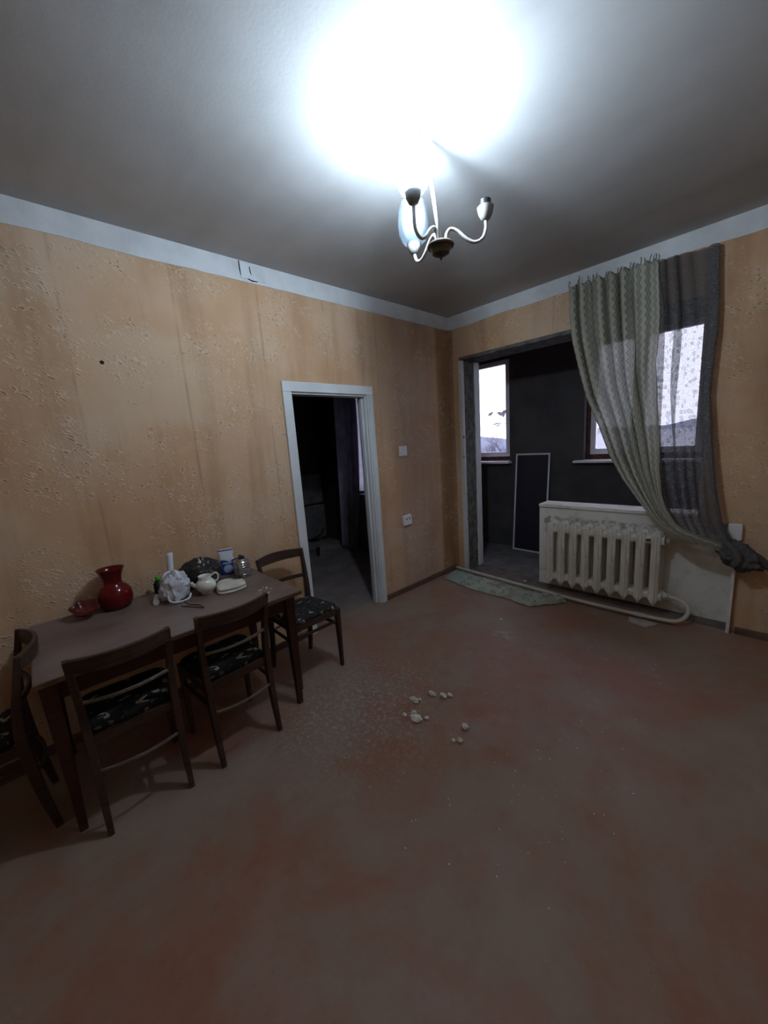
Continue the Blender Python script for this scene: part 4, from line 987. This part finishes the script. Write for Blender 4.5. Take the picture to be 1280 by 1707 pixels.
for i in range(420):
    t_ = rr.random()
    if t_ < 0.55: x, y = rr.gauss(1.05, 0.28), rr.gauss(-2.15, 0.30)
    else: x, y = rr.uniform(0.9, 2.3), rr.uniform(-2.8, -0.8)
    if x < 0.85 and y < -2.5: continue
    s = rr.uniform(0.0012, 0.0032)
    sc_.ring_loft([[(x + s * math.cos(a) * rr.uniform(.6, 1.3), y + s * math.sin(a) * rr.uniform(.6, 1.3), h) for a in (0, 1.57, 3.14, 4.7)] for h in (0.0, s * 0.5)])
tag(sc_.build('floor_grit', M['crumb']), 'fine pale grit scattered over the middle of the floor', 'grit', kind='stuff')

# ------------------------------------------------------------------ balcony and next room furniture
sn = thing('insect_screen', 'white framed dark insect screen leaning on the dark balcony wall', 'screen', (0.145, 1.085, -0.006))
sn.rotation_euler = (-0.085, 0, -0.02)
Ws, Hs, b = 0.455, 1.285, 0.020
MB().box(0, Ws, 0, 0.012, 0, b).box(0, Ws, 0, 0.012, Hs - b, Hs).box(0, b, 0, 0.012, b, Hs - b).box(Ws - b, Ws, 0, 0.012, b, Hs - b).build('screen_frame', M['screen_frame'], sn, bevel=0.002)
MB().box(b - 0.003, Ws - b + 0.003, 0.005, 0.007, b - 0.003, Hs - b + 0.003).build('screen_mesh', M['mesh'], sn)

def hang(x0, x1, xb0, xb1, z0, z1, y, folds, amp):
    def fn(u, v):
        xt, xb = x0 + (x1 - x0) * u, xb0 + (xb1 - xb0) * u
        return Vector((xt + (xb - xt) * v ** 1.3, y + amp * math.sin(2 * PI * folds * u + 0.8 * math.sin(3 * v)) + 0.02 * math.sin(2 * v), z1 + (z0 - z1) * v))
    return fn
o = MB().grid(60, 30, hang(-1.86, -1.36, -1.99, -1.58, 0.03, 2.55, -0.235, 4.0, 0.045)).build('window_curtain', M['old_curtain'], smooth=True, solid=0.003)
tag(o, 'lilac grey curtain hanging to the floor in the dark room behind the doorway', 'curtain')
o = MB().grid(40, 16, hang(-1.80, -0.95, -1.80, -0.95, 0.86, 2.45, 0.005, 7.0, 0.012)).build('sheer_curtain', M['sheer'], smooth=True)
tag(o, 'pale lilac sheer curtain seen as a bright strip beside the right door jamb', 'curtain')
cbn = thing('low_cabinet', 'dull brown low cabinet under the window of the dark room', 'cabinet', (-1.62, -0.15, 0))
MB().box(0, 0.70, 0, 0.19, 0.05, 0.835).build('cabinet_body', M['cabinet'], cbn, bevel=0.004)
MB().box(0.01, 0.345, -0.012, 0, 0.07, 0.80).build('cabinet_door', M['cabinet'], cbn, bevel=0.003)
MB().box(0.355, 0.69, -0.012, 0, 0.07, 0.80).build('cabinet_door', M['cabinet'], cbn, bevel=0.003)
MB().box(0.02, 0.68, 0.02, 0.18, 0, 0.05).build('plinth', M['cabinet'], cbn)
sf = thing('sofa_bed', 'old grey upholstered sofa bed folded up at the far wall of the dark room', 'sofa', (-2.62, -0.36, 0))
def pad(y0, y1, x0, x1, z0, z1): return MB().box(x0, x1, y0, y1, z0, z1)
pad(-0.95, 0.30, -0.11, 0.03, 0.64, 1.12).build('back_cushion', M['sofa'], sf, bevel=0.025)
pad(-0.95, 0.30, -0.11, 0.05, 0.06, 0.62).build('seat_cushion', M['sofa'], sf, bevel=0.03)
MB().tube(smooth_path([(0.055, -0.25, 0.10), (0.075, -0.05, 0.09), (0.075, 0.14, 0.13), (0.055, 0.22, 0.21)], 6), 0.012, 8).build('torn_piping', M['hole'], sf, smooth=True)
for y in (-0.85, 0.2): MB().taper((-0.04, y, 0), (0.02, 0.02), (-0.04, y, 0.07), (0.03, 0.03)).build('leg', M['cabinet'], sf)
lb = thing('low_bench', 'low grey board on short feet in front of the sofa bed', 'bench', (-2.06, -0.84, 0))
MB().box(-0.22, 0.18, -0.30, 0.20, 0.135, 0.158).build('bench_top', M['shelf'], lb, bevel=0.004)
for x, y in ((-0.18, -0.26), (0.14, -0.26), (-0.18, 0.15), (0.14, 0.15)):
    MB().taper((x, y, 0), (0.014, 0.014), (x, y, 0.135), (0.022, 0.022)).build('foot', M['dark_plastic'], lb)

# ------------------------------------------------------------------ outside the windows
GZ = -8.0
struct(MB().box(-90, 60, 6, 140, GZ - 0.5, GZ).build('ground', M['ground']))
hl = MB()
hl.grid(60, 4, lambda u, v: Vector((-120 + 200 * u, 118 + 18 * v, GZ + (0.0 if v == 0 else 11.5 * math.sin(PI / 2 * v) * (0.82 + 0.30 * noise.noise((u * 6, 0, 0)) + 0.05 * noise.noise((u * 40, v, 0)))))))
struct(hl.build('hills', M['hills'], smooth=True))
def tree(loc, height, seed, mat, label, depth=7, spread=0.6):
    rg = random.Random(seed); tw_ = MB(); tk = MB()
    def grow(p, dr, ln, rad, lv):
        q = p + dr * ln
        (tk if lv >= depth - 1 else tw_).tube([p, (p + q) / 2 + Vector((rg.uniform(-1, 1), rg.uniform(-1, 1), 0)) * ln * 0.06, q], [rad, rad * 0.85, rad * 0.65], 5 if lv > 3 else 3, cap=False)
        if lv == 0: return
        for k in range(3 if lv > 2 else 4):
            d2 = (dr + Vector((rg.uniform(-1, 1), rg.uniform(-1, 1), rg.uniform(-0.25, 0.7))) * spread * 1.5).normalized()
            grow(p + dr * ln * (0.55 + 0.15 * k if k < 3 else 1.0), d2, ln * rg.uniform(0.55, 0.78), rad * 0.55, lv - 1)
    grow(Vector((0, 0, 0)), Vector((0, 0, 1)), height * 0.34, height * 0.018, depth)
    t = thing('bare_tree', label, 'tree', loc, group='bare trees outside the balcony windows')
    tk.build('trunk', mat, t); tw_.build('twigs', mat, t)
    return t
tree((-10.9, 18.0, GZ), 12.0, 1, M['bark'], 'tall bare lilac grey tree seen through the narrow balcony window')
tree((-15.8, 25.5, GZ), 10.5, 2, M['bark_red'], 'bare pinkish tree left behind the tall one in the narrow window')
tree((-6.2, 12.0, GZ), 6.5, 3, M['bark_red'], 'low bushy pinkish bare tree at the foot of the narrow window')
tree((-20.5, 40.0, GZ), 13.0, 6, M['bark'], 'bare grey tree farthest back in the narrow window')
tree((-4.6, 26.0, GZ), 11.0, 4, M['bark'], 'bare grey tree seen through the net curtain beside the pale house')
tree((0.6, 17.0, GZ), 9.0, 5, M['bark_red'], 'bare pinkish tree seen low through the net curtain')
hs = thing('far_house', 'pale far house with a light roof behind the wide balcony window', 'house', (-5.4, 36.0, GZ))
MB().box(-5.0, 5.0, 0, 7, 0, 6.6).build('wall', M['house_wall'], hs)
MB().ring_loft([[(-5.4, -0.5, 6.6), (5.4, -0.5, 6.6), (5.4, 7.5, 6.6), (-5.4, 7.5, 6.6)], [(-5.4, 3.4, 9.0), (5.4, 3.4, 9.0), (5.4, 3.6, 9.0), (-5.4, 3.6, 9.0)]]).build('roof', M['roof'], hs)
for x in (-3.6, -1.2, 1.2, 3.6):
    for z in (1.4, 4.3): MB().box(x - 0.55, x + 0.55, -0.05, 0.0, z, z + 1.3).build('window', M['dark_glass'], hs)
# young tree by the wall whose twig with a few dry leaves reaches the narrow window
yt = thing('leafy_sapling', 'slim sapling whose dry leaves reach across the narrow balcony window', 'tree', (0.35, 3.3, GZ))
MB().tube(smooth_path([(0, 0, 0), (0.06, 0, 4.0), (-0.05, 0.0, 8.0), (0.0, 0, 10.2)], 5), [0.06 - 0.003 * i for i in range(16)], 8).build('trunk', M['bark'], yt, smooth=True)
MB().tube(smooth_path([(-0.03, 0, 9.2), (-0.6, -0.1, 9.72), (-1.2, -0.22, 9.90), (-1.60, -0.3, 9.93)], 6), 0.006, 6).tube(smooth_path([(-0.03, 0, 9.1), (-0.7, -0.1, 9.55), (-1.25, -0.2, 9.72), (-1.66, -0.28, 9.74)], 6), 0.006, 6).build('branch', M['bark'], yt, smooth=True)
lf0 = None
for i, (x, y, z, a, s) in enumerate([(-1.52, -0.3, 9.95, 0.5, 1.2), (-1.45, -0.28, 9.90, -0.6, 1.15), (-1.60, -0.29, 9.97, 2.6, 1.1), (-1.42, -0.27, 9.84, -1.2, 1.0), (-1.35, -0.25, 9.96, 1.0, 1.0), (-1.55, -0.26, 9.75, 0.2, 1.1), (-1.47, -0.26, 9.73, 2.9, 1.0), (-1.62, -0.27, 9.72, -0.3, 0.9), (-1.34, -0.25, 9.74, -0.8, 1.0), (-1.25, -0.23, 9.92, 0.8, 1.1)]):
    if lf0 is None:
        mb = MB()
        ol = [(0, 0), (0.03, 0.02), (0.07, 0.03), (0.10, 0.012), (0.13, 0.0), (0.10, -0.012), (0.07, -0.03), (0.03, -0.02)]
        mb.ring_loft([[(p, 0.012 * math.sin(p * 20) + zz, q) for p, q in ol] for zz in (0.0, 0.001)])
        l = lf0 = mb.build('leaf', M['leaf'], yt)
    else:
        l = lf0.copy(); COL.objects.link(l); l.parent = yt
    l.location = (x, y, z); l.rotation_euler = (0.3 * i, a, 0.5 * (i % 3)); l.scale = (s, s, s)
